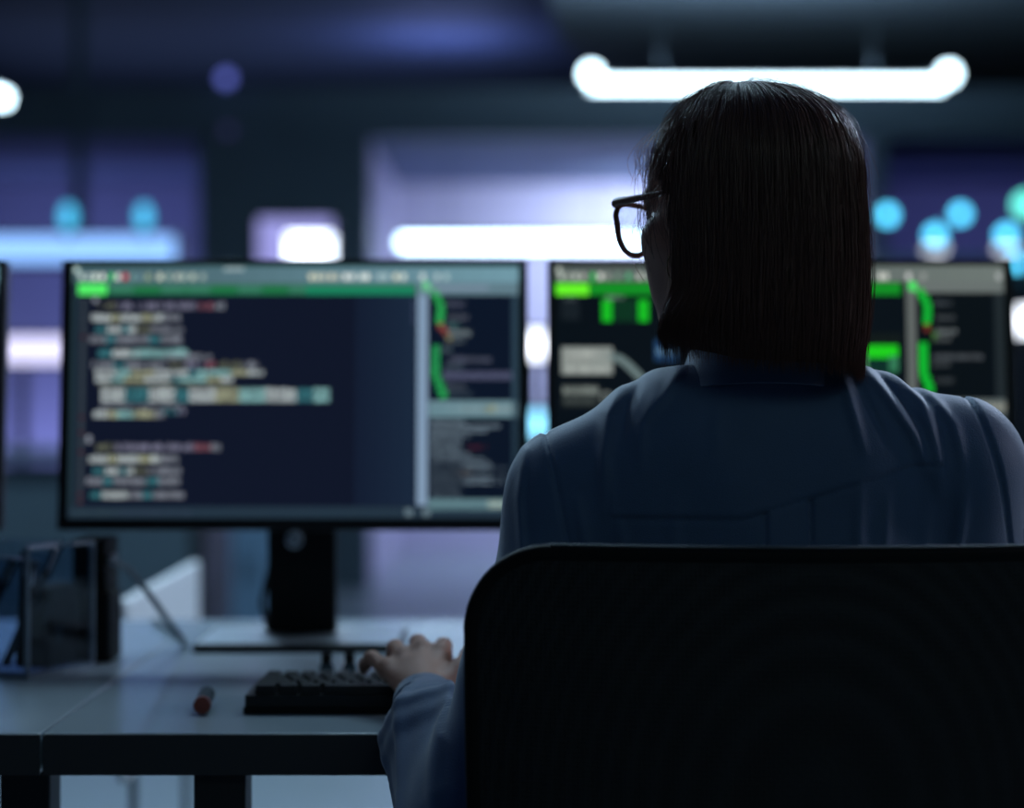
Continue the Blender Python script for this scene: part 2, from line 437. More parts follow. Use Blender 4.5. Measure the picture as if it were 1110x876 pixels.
# ceiling fixtures that hold the aisle light and the added desk and rear lights
def fixture(loc, sx, sy, label, ceil=CE):
    t = empty('ceiling_light', loc, label, 'lamp')
    MB().box((0, 0, 0.035), (sx + 0.06, sy + 0.06, 0.04), bevel=0.006).build('housing', M['steel'], t)
    for s in (-1, 1):
        MB().cyl((s * sx * 0.35, 0, 0.05), (s * sx * 0.35, 0, ceil - loc[2]), 0.004, seg=8).build('suspension_wire', M['steel'], t)

# ================================================================= THE DESKS
DZ = 0.72
DY0, DY1 = 1.98, 2.97
SEAM = X(45, DY0)     # left end of the main desk
def desk(x0, x1, label, legs):
    t = empty('office_desk', ((x0 + x1) / 2, (DY0 + DY1) / 2, 0), label, 'desk')
    cx, cy = (x0 + x1) / 2, (DY0 + DY1) / 2
    MB().box2((x0 - cx, DY0 - cy + 0.002, DZ - 0.04), (x1 - cx, DY1 - cy, DZ), bevel=0.002).build('desktop', M['desk'], t)
    MB().box2((x0 - cx, DY0 - cy - 0.002, DZ - 0.0415), (x1 - cx, DY0 - cy + 0.0015, DZ - 0.001), bevel=0.0006).build('front_edging', M['deskedge'], t)
    for (lx, ly) in legs:
        MB().box2((lx - cx - 0.026, ly - cy - 0.026, 0.01), (lx - cx + 0.026, ly - cy + 0.026, DZ - 0.04), bevel=0.003).build('leg', M['deskleg'], t)
    MB().box2((x0 - cx + 0.08, DY1 - cy - 0.10, DZ - 0.09), (x1 - cx - 0.08, DY1 - cy - 0.07, DZ - 0.04)).build('rear_beam', M['deskleg'], t)
    return t
desk(SEAM + 0.0015, SEAM + 1.60, 'pale grey desk with dark front edge under both monitors',
     [(X(242, 2.02), 2.02), (SEAM + 0.04, DY1 - 0.06), (SEAM + 1.52, 2.02), (SEAM + 1.52, DY1 - 0.06)])
desk(SEAM - 1.6, SEAM - 0.0015, 'neighbouring pale grey desk left of the seam under the clear organiser',
     [(SEAM - 0.035, 2.08), (X(30, DY1 - 0.06), DY1 - 0.06), (SEAM - 1.52, 2.02), (SEAM - 1.52, DY1 - 0.06)])

# ================================================================= MONITORS
DM = 2.595
SC = FPX / DM
def screen_mat(name='lit_screen'):
    m = bpy.data.materials.new(name); m.use_nodes = True
    nt = m.node_tree; b = nt.nodes['Principled BSDF']
    at = nt.nodes.new('ShaderNodeAttribute'); at.attribute_name = 'ui'
    b.inputs['Base Color'].default_value = (0.01, 0.01, 0.012, 1)
    b.inputs['Roughness'].default_value = 0.45
    b.inputs['Specular IOR Level'].default_value = 0.2
    nt.links.new(at.outputs['Color'], b.inputs['Emission Color'])
    b.inputs['Emission Strength'].default_value = 1.0
    return m
SCREEN = screen_mat()

def c_mix(a, b, t): return tuple(a[i] * (1 - t) + b[i] * t for i in range(3))

def text_row(ui, x0, x1, y, h, segs, rnd, dens=0.75, cw=2.6):
    """little glyph shaped blocks that read as a line of small text; segs = [(fraction, colour)]"""
    x = x0
    while x < x1 - 0.5:
        f = (x - x0) / max(1, x1 - x0); c = segs[-1][1]
        for fr, cc in segs:
            if f <= fr: c = cc; break
        if rnd.random() < dens + 0.1:
            k = rnd.uniform(0.74, 0.98)
            ch = h * rnd.choice((0.82, 0.9, 1.0, 1.0))
            ui.append((x, y + h / 2 - ch, min(x + cw * 0.80, x1), y + h / 2 - ch * 0.12, tuple(min(255, v * k) for v in c)))
        x += cw

def ui_left():
    r = random.Random(3); U = []
    U.append((74, 285, 563, 562, (14, 20, 38)))
    for i in range(24):     # toolbar in small tonal steps, as the interface has
        f = i / 23; U.append((74 + i * 20.4, 285, 74 + (i + 1) * 20.4, 304, c_mix((66, 92, 100), (112, 152, 166), f)))
    for i in range(24): U.append((74 + i * 20.4, 285, 74 + (i + 1) * 20.4, 286.5, (60, 100, 105)))
    U.append((76, 287, 81, 293, (200, 225, 220)))
    for x, c in ((84, (190, 210, 205)), (92, (170, 190, 190)), (99, (220, 235, 225)), (107, (225, 235, 228)), (117, (60, 210, 110)), (124, (225, 230, 225)), (132, (200, 50, 70)),
                 (140, (110, 150, 150)), (148, (105, 140, 150)), (157, (150, 170, 140)), (170, (215, 225, 205)), (180, (150, 175, 165)), (189, (180, 190, 180)), (196, (170, 190, 180)),
                 (206, (190, 205, 190)), (217, (150, 170, 165)), (336, (215, 215, 190)), (343, (205, 210, 190)), (350, (190, 195, 180)), (358, (205, 205, 185)), (364, (170, 180, 170)),
                 (374, (235, 240, 235)), (381, (215, 225, 222)), (391, (215, 228, 225)), (397, (230, 238, 232)), (411, (170, 195, 200)), (418, (165, 190, 195)), (429, (220, 222, 200)),
                 (437, (215, 228, 220)), (458, (205, 220, 220)), (474, (175, 195, 200)), (484, (165, 190, 195))):
        U.append((x - 2.6, 294, x + 2.6, 301, c))
    U.append((240, 287, 262, 291, (150, 170, 175)))
    U.append((80, 304, 450, 317.5, (34, 108, 72)))
    for i, k in enumerate([0, 1, 0, 0, 1, 0, 1, 0, 0, 1, 0, 0]):
        U.append((116 + i * 28, 306, 116 + i * 28 + 25, 316, ((52, 118, 92), (30, 112, 66))[k]))
    U.append((330, 307, 450, 317.5, (26, 128, 92)))
    U.append((80.5, 305, 112, 317.5, (84, 238, 104)))
    U.append((112, 304, 450, 307, (70, 105, 105)))
    for i in range(5): U.append((385 + i * 13.2, 317.5, 385 + (i + 1) * 13.2, 548, c_mix((18, 28, 48), (24, 38, 58), i / 4)))
    U.append((74, 304, 80, 550, (34, 52, 62)))
    U.append((84, 320, 90, 548, (28, 36, 46)))
    for y in np.arange(321, 547, 4.2): U.append((84.5, y, 89.5, y + 2, (66, 78, 88) if r.random() < .92 else (90, 50, 60)))
    U.append((447, 322, 450, 350, (50, 60, 85)))
    g = (134, 140, 152); o = (96, 100, 84); w = (200, 212, 214); t = (62, 128, 138); y_ = (178, 182, 150); cy = (150, 206, 206); rd = (134, 84, 96); v = (128, 128, 152)
    def two(y):
        text_row(U, 104, 242, y, 9, [(.14, o), (.77, v), (.90, rd), (1, g)], r)
        text_row(U, 96, 193, y + 13, 9, [(.2, w), (.3, y_), (.55, w), (.68, y_), (.8, w), (1, g)], r, .9)
        text_row(U, 101, 196, y + 26, 8, [(.12, t), (.3, w), (.38, t), (.46, w), (.62, o), (1, g)], r, .85)
        text_row(U, 94, 195, y + 37, 9, [(.18, g), (.28, t), (.62, g), (.75, t), (1, g)], r, .9)
    U.append((97, 320, 102, 326, g))
    two(330)
    text_row(U, 104, 202, 382, 10, [(.15, t), (.35, w), (.4, cy), (.45, w), (1, cy)], r, .95)
    text_row(U, 176, 231, 386, 7, [(1, g)], r)
    text_row(U, 95, 278, 395, 9, [(.13, g), (.2, t), (.45, g), (.56, o), (.67, v), (.75, rd), (.9, o), (1, g)], r)
    for yy in (403.5, 411): text_row(U, 101, 285 if yy < 408 else 252, yy, 6.5, [(.12, w), (.2, cy), (.35, y_), (.55, w), (.6, t), (.8, cy), (.9, y_), (1, w)], r, .98)
    text_row(U, 105, 252, 417, 4, [(1, o)], r)
    for yy in (424, 432): text_row(U, 108, 357, yy, 8, [(.1, w), (.2, t), (.32, w), (.38, t), (.5, w), (.6, y_), (.72, cy), (.85, w), (.92, t), (1, cy)], r, .98)
    text_row(U, 108, 200, 440, 4, [(1, g)], r, .6)
    text_row(U, 176, 200, 446, 8, [(.6, t), (1, v)], r, .6)
    text_row(U, 100, 178, 449, 9, [(.18, w), (.3, y_), (.55, cy), (.85, y_), (1, g)], r, .95)
    U.append((93, 472, 98, 480, g))
    two(485)
    text_row(U, 98, 200, 537, 9, [(.12, t), (.3, w), (.4, w), (.55, g), (.65, t), (1, g)], r, .92)
    U.append((74, 549, 563, 562, (34, 50, 64)))
    text_row(U, 78, 205, 556, 5, [(.4, (80, 100, 100)), (1, (75, 82, 110))], r, .9)
    for x in (444, 463): U.append((x - 4, 551.5, x + 4, 559.5, (110, 130, 140)))
    # right hand column
    U.append((451, 304, 563, 318, (96, 124, 136)))
    U.append((466, 307, 530, 313, (122, 140, 160)))
    U.append((452.5, 318, 464, 548, (128, 152, 178)))
    U.append((465, 317.5, 556, 434, (8, 18, 36)))
    U.append((555, 317.5, 563, 434, (48, 70, 86)))
    pts = [(462, 308, 1), (471, 315, 0), (475, 322, 0), (478, 330, 0), (478, 337, 0), (477, 345, 0)]
    for x, y, k in pts: U.append((x - 4, y - 4.5, x + 4, y + 4.5, (110, 225, 140) if k else (44, 170, 84)))
    for x, y in ((478, 352), (483, 358)): U.append((x - 3, y - 4, x + 3, y + 4, (140, 70, 60)))
    U.append((484, 361, 490, 369, (140, 130, 70)))
    U.append((468.5, 373, 477, 402, (46, 178, 96)))
    for x, y in ((472, 404), (475, 411), (478, 419), (481, 427)): U.append((x - 4, y - 5, x + 4, y + 5, (44, 176, 90)))
    for y, a, b_, c in ((328, 484, 505, (90, 96, 118)), (343, 486, 508, (92, 98, 112)), (352, 484, 500, (70, 110, 110)), (360, 487, 511, (130, 145, 150)), (368, 484, 505, (95, 110, 120)), (378, 478, 490, (90, 110, 120)),
                        (389, 487, 534, (98, 104, 126)), (397, 482, 502, (80, 96, 110)), (419, 485, 505, (80, 90, 105)), (427, 485, 512, (60, 76, 90))):
        text_row(U, a, b_, y, 8, [(1, c)], r, .95)
    U.append((480, 402, 556, 411, (86, 90, 118)))
    U.append((465, 434, 563, 452, (104, 136, 146)))
    text_row(U, 486, 560, 443, 10, [(.55, (140, 165, 172)), (.7, (178, 178, 130)), (1, (150, 172, 176))], r, .9)
    text_row(U, 466, 486, 443, 8, [(1, (56, 80, 92))], r, .9)
    U.append((465, 452, 563, 541, (8, 18, 34)))
    lens = [38, 76, 62, 44, 34, 30, 30, 44, 60, 66, 86, 34, 84, 80, 34, 30, 26]
    for i in range(17):
        y = 457 + i * 5.1
        text_row(U, 467, 467 + max(34, lens[i]), y, 3.6, [(1, (140, 162, 178))], r, 1)
    text_row(U, 508, 528, 485, 5, [(1, (100, 40, 56))], r, .8)
    text_row(U, 492, 512, 513, 6, [(1, (96, 84, 74))], r, .8)
    U.append((465, 541, 563, 553, (92, 124, 132)))
    U.append((530, 543, 560, 551, (150, 168, 160)))
    U.append((556, 318, 563, 541, (40, 60, 74)))
    return U

def ui_right():
    r = random.Random(9); U = []
    U.append((599, 285, 1091, 562, (4, 11, 18)))
    for i in range(24):
        f = i / 23; U.append((599 + i * 20.5, 285, 599 + (i + 1) * 20.5, 303, c_mix((82, 92, 90), (108, 118, 114), f)))
    U.append((601, 287, 606, 293, (190, 200, 190)))
    for x, c in ((606, (180, 190, 180)), (614, (160, 170, 160)), (622, (190, 200, 190)), (630, (175, 180, 170)), (641, (40, 200, 90)), (649, (225, 228, 220)), (657, (150, 160, 150)), (668, (120, 150, 130)), (680, (90, 185, 130)),
                 (692, (200, 205, 195)), (702, (170, 180, 170)), (940, (200, 205, 195)), (956, (212, 214, 206)), (962, (205, 210, 200)), (987, (205, 208, 205)), (1003, (150, 155, 152)), (1086, (175, 180, 180))):
        U.append((x - 2.6, 293.5, x + 2.6, 300.5, c))
    U.append((599, 304, 978, 317.5, (16, 140, 34)))
    U.append((600.5, 305, 636, 318, (104, 244, 40)))
    text_row(U, 655, 675, 321, 7, [(1, (110, 130, 125))], r, .95)
    text_row(U, 608, 624, 322, 5, [(1, (70, 80, 85))], r, .95)
    U.append((606, 325, 626, 345, (20, 28, 34)))
    U.append((662, 322, 692, 347, (8, 48, 28)))
    for x in (656, 696):
        for y in (327, 335, 343): U.append((x - 5.5, y - 3.8, x + 5.5, y + 3.8, (22, 190, 34)))
    U.append((606, 375, 662, 405, (138, 146, 142)))
    text_row(U, 610, 646, 382, 7, [(1, (196, 202, 196))], r, .95)
    text_row(U, 610, 640, 390, 5, [(1, (165, 170, 165))], r, .9)
    text_row(U, 610, 658, 400, 5, [(1, (190, 196, 190))], r, .9)
    for i in range(24):
        tt = i / 23; x = 662 + 52 * tt; y = 386 + 36 * (3 * tt * tt - 2 * tt ** 3) * 1.0
        U.append((x - 3.5, y - 3.5, x + 3.5, y + 3.5, (104, 122, 122)))
    U.append((607, 416, 646, 440, (40, 46, 46)))
    text_row(U, 608, 647, 423, 9, [(1, (140, 150, 144))], r, .98)
    text_row(U, 608, 640, 434, 6, [(1, (70, 78, 76))], r, .9)
    for a in range(14):
        q = a / 14 * 2 * PI; U.append((655 + 5 * math.cos(q) - 1.2, 430 + 5 * math.sin(q) - 1.2, 655 + 5 * math.cos(q) + 1.2, 430 + 5 * math.sin(q) + 1.2, (120, 128, 124)))
    U.append((708, 367, 732, 390, (30, 62, 100)))
    text_row(U, 711, 731, 380, 8, [(1, (120, 165, 200))], r, .9)
    U.append((710, 405, 734, 426, (120, 175, 235)))
    U.append((714, 410, 734, 426, (215, 235, 250)))
    U.append((922, 360, 978, 372, (14, 22, 20)))
    U.append((926, 373, 974, 387, (30, 205, 26)))
    U.append((926, 387, 972, 405, (8, 44, 36)))
    U.append((924, 383, 940, 408, (88, 160, 110)))
    U.append((964, 385, 974, 402, (50, 120, 84)))
    U.append((984, 303, 1091, 315, (104, 112, 110)))
    U.append((984, 315, 994, 545, (96, 102, 100)))
    U.append((996, 315, 1076, 548, (4, 10, 15)))
    U.append((1080, 315, 1091, 545, (30, 38, 42)))
    for x, y, k in [(991, 308, 1), (1000, 315, 0), (1004, 322, 0), (1007, 330, 0), (1007, 338, 0), (1006, 346, 0)]: U.append((x - 4, y - 4.5, x + 4, y + 4.5, (60, 245, 96) if k else (16, 178, 52)))
    U.append((1003, 350, 1009, 358, (110, 44, 34))); U.append((1012, 358, 1018, 368, (64, 110, 44)))
    U.append((997, 370, 1006, 402, (14, 184, 48)))
    for x, y in ((1002, 405), (1005, 412), (1008, 420)): U.append((x - 4, y - 5, x + 4, y + 5, (14, 184, 48)))
    for y, a, b_, c in ((327, 1014, 1034, (60, 68, 74)), (343, 1016, 1036, (66, 72, 76)), (358, 1016, 1038, (110, 118, 120)), (366, 1014, 1032, (80, 86, 88)), (386, 1012, 1066, (80, 86, 92)), (394, 1010, 1030, (64, 70, 74)), (412, 1014, 1034, (56, 62, 66))):
        text_row(U, a, b_, y, 7, [(1, c)], r, .95)
    U.append((1000, 432, 1090, 450, (88, 98, 98)))
    text_row(U, 1062, 1090, 441, 9, [(1, (160, 162, 150))], r, .95)
    return U

def monitor(pxc, ui, label, neck_px, dx=0.0):
    """a 27 inch monitor on a flat footed stand. pxc: its middle in the frame."""
    xc = X(pxc, DM)
    t = empty('computer_monitor', (xc, 2.69, DZ), label, 'monitor')
    W, H = 0.614, 0.357
    zb = Z(575, DM) - DZ                       # bottom of the housing above the desk
    tilt = math.radians(-5)
    R = Matrix.Translation((0, DM - 2.69, zb)) @ Matrix.Rotation(tilt, 4, 'X')
    def T(mb):
        for v in mb.bm.verts: v.co = R @ v.co
        return mb
    # housing: thin front frame plus thicker back bulge
    h = MB()
    h.box2((-W / 2, 0.002, 0), (W / 2, 0.022, H), bevel=0.004)
    h.box2((-W * 0.33, 0.02, H * 0.18), (W * 0.33, 0.048, H * 0.82), bevel=0.014)
    T(h).build('housing', M['blackplastic'], t)
    bz = MB()
    bz.box2((-W / 2, -0.002, 0), (W / 2, 0.003, 0.0155), bevel=0.0006)
    bz.box2((-W / 2, -0.001, H - 0.006), (W / 2, 0.003, H), bevel=0.0006)
    bz.box2((-W / 2, -0.001, 0), (-W / 2 + 0.008, 0.003, H), bevel=0.0006)
    bz.box2((W / 2 - 0.008, -0.001, 0), (W / 2, 0.003, H), bevel=0.0006)
    T(bz).build('bezel', M['blackplastic'], t)
    # screen with its interface
    vs, fs, cs = [], [], []
    for i, (x0, y0, x1, y1, c) in enumerate(ui):
        yy = 0.0012 - min(i, 900) * 0.0000016
        a, b = (x0 - pxc + dx) / SC, (x1 - pxc + dx) / SC
        zt, zl = (575 - y0) / SC, (575 - y1) / SC
        k = len(vs)
        for p in ((a, yy, zl), (b, yy, zl), (b, yy, zt), (a, yy, zt)): vs.append(R @ Vector(p))
        fs.append((k, k + 1, k + 2, k + 3)); cs.append(lin(c))
    me = bpy.data.meshes.new('screen'); me.from_pydata(vs, [], fs)
    ca = me.color_attributes.new('ui', 'FLOAT_COLOR', 'CORNER')
    arr = np.repeat(np.array(cs, dtype=np.float32), 4, axis=0).ravel()
    ca.data.foreach_set('color', arr)
    me.materials.append(SCREEN)
    o = bpy.data.objects.new('screen', me); col.objects.link(o); o.parent = t
    # neck and base
    nx = X(neck_px, 2.70) - xc
    n = MB().box2((nx - 0.047, 0.012, 0.012), (nx + 0.047, 0.030, zb + 0.18), bevel=0.004)
    n.box2((nx - 0.035, 0.012, zb + 0.11), (nx + 0.035, 0.060, zb + 0.18), bevel=0.004)
    n.build('stand_neck', M['matteblack'], t)
    bcx = nx + 0.004
    MB().box2((bcx - 0.135, -0.10, 0.0), (bcx + 0.135, 0.10, 0.0115), bevel=0.002).build('stand_base', M['blackplastic'], t)
    MB().box2((bcx - 0.131, -0.094, 0.0112), (bcx + 0.131, 0.096, 0.0124), bevel=0.0005).build('base_top_plate', M['silver'], t)
    e = MB()
    ez = zb - 0.012 - 0.004
    ring = [(nx - 0.010 + 0.010 * math.cos(a), 0.0105, ez - 0.004 + 0.010 * math.sin(a)) for a in np.linspace(0, 2 * PI, 24, endpoint=False)]
    e.tube(ring, 0.0016, 6, closed=True)
    e.cyl((nx - 0.010, 0.013, ez - 0.004), (nx - 0.010, 0.010, ez - 0.004), 0.006, seg=20)
    e.build('round_emblem', M['silver'], t)
    return t

mon = monitor(317, ui_left(), 'left monitor showing coloured code lines under a green bar', 327, dx=-1)
monitor(849, ui_right(), 'right monitor with green blocks, partly hidden behind the head', 849, dx=3)
U3 = [(-498 + (u[0] - 74), u[1], -498 + (u[2] - 74), u[3], u[4]) for u in ui_left()]
monitor(318 - 572, [(x0 - 0, y0, x1 - 0, y1, c) for (x0, y0, x1, y1, c) in U3], 'monitor at the left frame edge, only its right border in view', 318 - 572)
# power cable behind the left neck
nx = X(292, 2.72)
t = MB().tube([(nx + 0.03, 2.735, DZ + 0.14), (nx + 0.0, 2.73, DZ + 0.10), (nx - 0.012, 2.73, DZ + 0.05), (nx - 0.002, 2.735, DZ + 0.012), (nx + 0.02, 2.76, DZ + 0.005), (nx + 0.08, 2.86, DZ + 0.005)], 0.004, 8).build('power_cable', M['matteblack'], None, True)
setp(t, 'short black power cable hanging beside the left monitor neck', 'cable')

# ================================================================= DESK THINGS
def copy_tree(o, parent=None):
    c = o.copy(); col.objects.link(c)
    if parent: c.parent = parent
    for ch in list(o.children): copy_tree(ch, c)
    return c

# keyboard
KX0 = X(266, 2.10); KW, KD = 0.44, 0.128
kb = empty('computer_keyboard', (KX0 + KW / 2, 2.098 + KD / 2, DZ), 'black keyboard under the typing left hand', 'keyboard')
MB().prism([(-KW / 2, 0.002), (KW / 2, 0.002), (KW / 2, 0.020), (-KW / 2, 0.020)], -KD / 2, KD / 2).build('body', M['blackplastic'], kb)
MB().box2((-KW / 2 - 0.002, -KD / 2 - 0.003, 0.0), (KW / 2 + 0.002, KD / 2 + 0.003, 0.008), bevel=0.002).build('base', M['matteblack'], kb)
def keycap(wd):
    m = MB(); bm = m.bm
    a, b, hh = wd / 2, 0.0088, 0.010
    lo = [bm.verts.new(p) for p in ((-a, -b, 0), (a, -b, 0), (a, b, 0), (-a, b, 0))]
    hi = [bm.verts.new(p) for p in ((-a + .002, -b + .0015, hh), (a - .002, -b + .0015, hh), (a - .002, b - .0025, hh), (-a + .002, b - .0025, hh))]
    bm.faces.new(hi); bm.faces.new(lo[::-1])
    for i in range(4): bm.faces.new((lo[i], lo[(i + 1) % 4], hi[(i + 1) % 4], hi[i]))
    return m
KEYS = {}
def key(wd, x, y, z):
    k = round(wd, 4)
    if k not in KEYS:
        o = keycap(wd - 0.0014).build('key', M['key'], kb); KEYS[k] = o
    else:
        o = KEYS[k].copy(); col.objects.link(o); o.parent = kb
    o.location = (x, y, z)
p = 0.0190
rows = [[1] * 15, [1.5] + [1] * 12 + [1.5], [1.8] + [1] * 11 + [2.2], [2.3] + [1] * 10 + [1.7, 1][:2], [1.3, 1.2, 1.3, 6.2, 1.3, 1.2, 1.2, 1.3], [1] * 15]
for i, rw in enumerate([rows[4], rows[3], rows[2], rows[1], rows[0], rows[5]]):
    x = -KW / 2 + 0.008; y = -KD / 2 + 0.0145 + i * 0.0198; z = 0.0195
    for wd in rw:
        key(wd * p, x + wd * p / 2, y, z); x += wd * p
    for j in range(3):
        if i in (1,) and j != 1: continue
        key(p * 0.999, -KW / 2 + 0.008 + 15.6 * p + j * p, y, z)
# numeric block
for i in range(5):
    for j in range(3):
        key(p * 0.998, -KW / 2 + 0.008 + 19.0 * p + j * p, -KD / 2 + 0.0145 + i * 0.0198, 0.0195)

# marker
a = Vector((X(219, 2.09), 2.09, DZ + 0.0105)); b = Vector((X(227, 2.19), 2.175, DZ + 0.0105))
mk = empty('marker_pen', a, 'short dark marker with a rust red end lying left of the keyboard', 'pen')
d = (b - a)
MB().cyl((0, 0, 0), d * 0.10, 0.0092, seg=20).build('cap', M['red'], mk, True)
MB().cyl(d * 0.10, d * 0.92, 0.0088, seg=20).build('barrel', M['bluepen'], mk, True)
MB().cyl(d * 0.92, d, 0.0060, 0.004, seg=16).build('tip', M['matteblack'], mk, True)

# small bottles behind the keyboard
def vial(px, D, label):
    t = empty('small_bottle', (X(px, D), D, DZ), label, 'bottle')
    m = MB().cyl((0, 0, 0), (0, 0, 0.018), 0.0085, seg=20).cyl((0, 0, 0.018), (0, 0, 0.024), 0.0085, 0.005, seg=20)
    m.build('bottle_body', M['glassvial'], t, True)
    MB().cyl((0, 0, 0.024), (0, 0, 0.034), 0.0062, seg=18).build('cap', M['matteblack'], t, True)
vial(354, 2.33, 'tiny dark bottle behind the keyboard, left of its twin')
vial(379, 2.33, 'tiny dark bottle behind the keyboard, beside the little finger')

# clear organiser
OY = 2.35
org = empty('acrylic_desk_organiser', (X(30, OY), OY, DZ), 'clear acrylic desk organiser with dark pens at the left frame edge', 'organiser', rz=math.radians(-25))
ow, od, oh, th = 0.128, 0.13, 0.155, 0.004   # right face runs back along local y
def plate(a, b, name='panel'): MB().box2(a, b, bevel=0.0008).build(name, M['acrylic'], org)
plate((-od, 0, 0), (0, ow, 0.006), 'bottom_panel')
plate((-th, 0, 0.006), (0, ow, oh), 'side_panel')
plate((-od, 0, 0.006), (-od + th, ow, oh), 'side_panel')
plate((-od + th, 0, 0.006), (-th, th, oh * 0.93), 'front_panel')
plate((-od + th, ow - th, 0.006), (-th, ow, oh), 'back_panel')
plate((-od * 0.5 - th / 2, th, 0.006), (-od * 0.5 + th / 2, ow - th, oh * 0.9), 'divider')
for a_, b_ in (((-0.004, -0.001, 0), (0.001, 0.004, oh)), ((-0.005, 0, 0), (0.0015, ow, 0.007)), ((-0.005, 0, oh - 0.002), (0.0015, ow, oh + 0.002)),
               ((-od, -0.001, 0), (0, 0.005, 0.007)), ((-od, -0.001, oh * 0.93 - 0.003), (0, 0.005, oh * 0.93)), ((-0.005, ow - 0.004, 0), (0.001, ow + 0.001, oh))):
    MB().box2(a_, b_, bevel=0.001).build('edge_highlight', M['acrylhighlight'], org)  # strips that carry the painted edge highlight
Rz = Matrix.Rotation(math.radians(-25), 3, 'Z'); O0 = Vector(org.location)
def inorg(p): return O0 + Rz @ Vector(p)
def pen(a, b, r, mcol, label, clip=True, name='ballpoint_pen', cat='pen'):
    A, B = inorg(a), inorg(b); d = B - A
    t = empty(name, A, label, cat, 'pens in the clear organiser')
    MB().cyl((0, 0, 0), d * 0.72, r, seg=14).build('barrel', mcol, t, True)
    MB().cyl(d * 0.72, d * 0.97, r * 1.08, seg=14).build('cap', M['matteblack'], t, True)
    MB().cyl(d * 0.97, d, r * 0.5, seg=12).build('push_button', M['silver'], t, True)
    s = Vector((0.2, -1, 0)).normalized() * (r * 1.3)
    MB().cyl(d * 0.76 + s, d * 0.95 + s, 0.0014, seg=8).build('clip', M['silver'], t, True)
pen((-0.050, 0.02, 0.012), (-0.006 - 0.004, 0.075, 0.158), 0.0052, M['bluepen'], 'dark pen leaning right in the clear organiser with a bright clip')
pen((-0.035, 0.03, 0.012), (-0.050, 0.06, 0.150), 0.0060, M['matteblack'], 'black pen near the middle of the clear organiser')
pen((-0.022, 0.015, 0.012), (-0.012, 0.030, 0.140), 0.0050, M['matteblack'], 'thin black pen against the right side of the clear organiser')
pen((-0.112, 0.02, 0.012), (-0.082, 0.08, 0.135), 0.0060, M['bluepen'], 'dark pen in the left compartment of the clear organiser')
pen((-0.100, 0.06, 0.012), (-0.118, 0.05, 0.140), 0.0050, M['matteblack'], 'black pen standing at the far left of the clear organiser')
c0 = inorg((-0.029, 0.055, 0.006))
nb = empty('black_card_block', c0, 'black block of cards inside the clear organiser', 'card block', rz=math.radians(-25))
MB().box2((-0.014, -0.005, 0), (0.018, 0.055, 0.098), bevel=0.002).build('cards', M['matteblack'], nb)
MB().box2((-0.016, 0.012, 0.03), (0.020, 0.022, 0.05), bevel=0.0005).build('band', M['bluepen'], nb)

# black stepped box behind the organiser
D = 2.54
bx = empty('black_device_dock', (X(106, D), D, DZ), 'matte black stepped dock standing right of the clear organiser', 'dock')
MB().box2((X(84, D) - X(106, D), -0.03, 0), (X(120, D) - X(106, D), 0.05, Z(583, D) - DZ), bevel=0.003).build('tall_body', M['matteblack'], bx)
MB().box2((X(98, D) - X(106, D), -0.045, 0), (X(127, D) - X(106, D), 0.03, Z(640, D) - DZ), bevel=0.003).build('front_step', M['matteblack'], bx)
# grey cable
D = 2.52
pts = [(X(124, 2.56), 2.56, Z(606, D)), (X(128, D), 2.48, Z(606, D)), (X(140, D), 2.5, Z(614, D)), (X(152, D), 2.52, Z(632, D)), (X(163, D), 2.54, Z(652, D)), (X(174, D), 2.58, Z(672, 2.6)), (X(181, D), 2.66, DZ + 0.004), (X(178, 2.7), 2.78, DZ + 0.004), (X(150, 2.8), 2.93, DZ + 0.004)]
def smooth_path(pts, n=6):
    out = []; P = [Vector(p) for p in pts]; P = [P[0]] + P + [P[-1]]
    for i in range(1, len(P) - 2):
        for k in range(n):
            t = k / n; p0, p1, p2, p3 = P[i - 1], P[i], P[i + 1], P[i + 2]
            out.append(0.5 * ((2 * p1) + (p2 - p0) * t + (2 * p0 - 5 * p1 + 4 * p2 - p3) * t * t + (3 * p1 - p0 - 3 * p2 + p3) * t ** 3))
    out.append(P[-2]); return out
cb = MB().tube(smooth_path(pts), 0.0042, 8).build('grey_cable', M['cable'], None, True)
setp(cb, 'grey cable arching from the black dock down to the desk', 'cable')

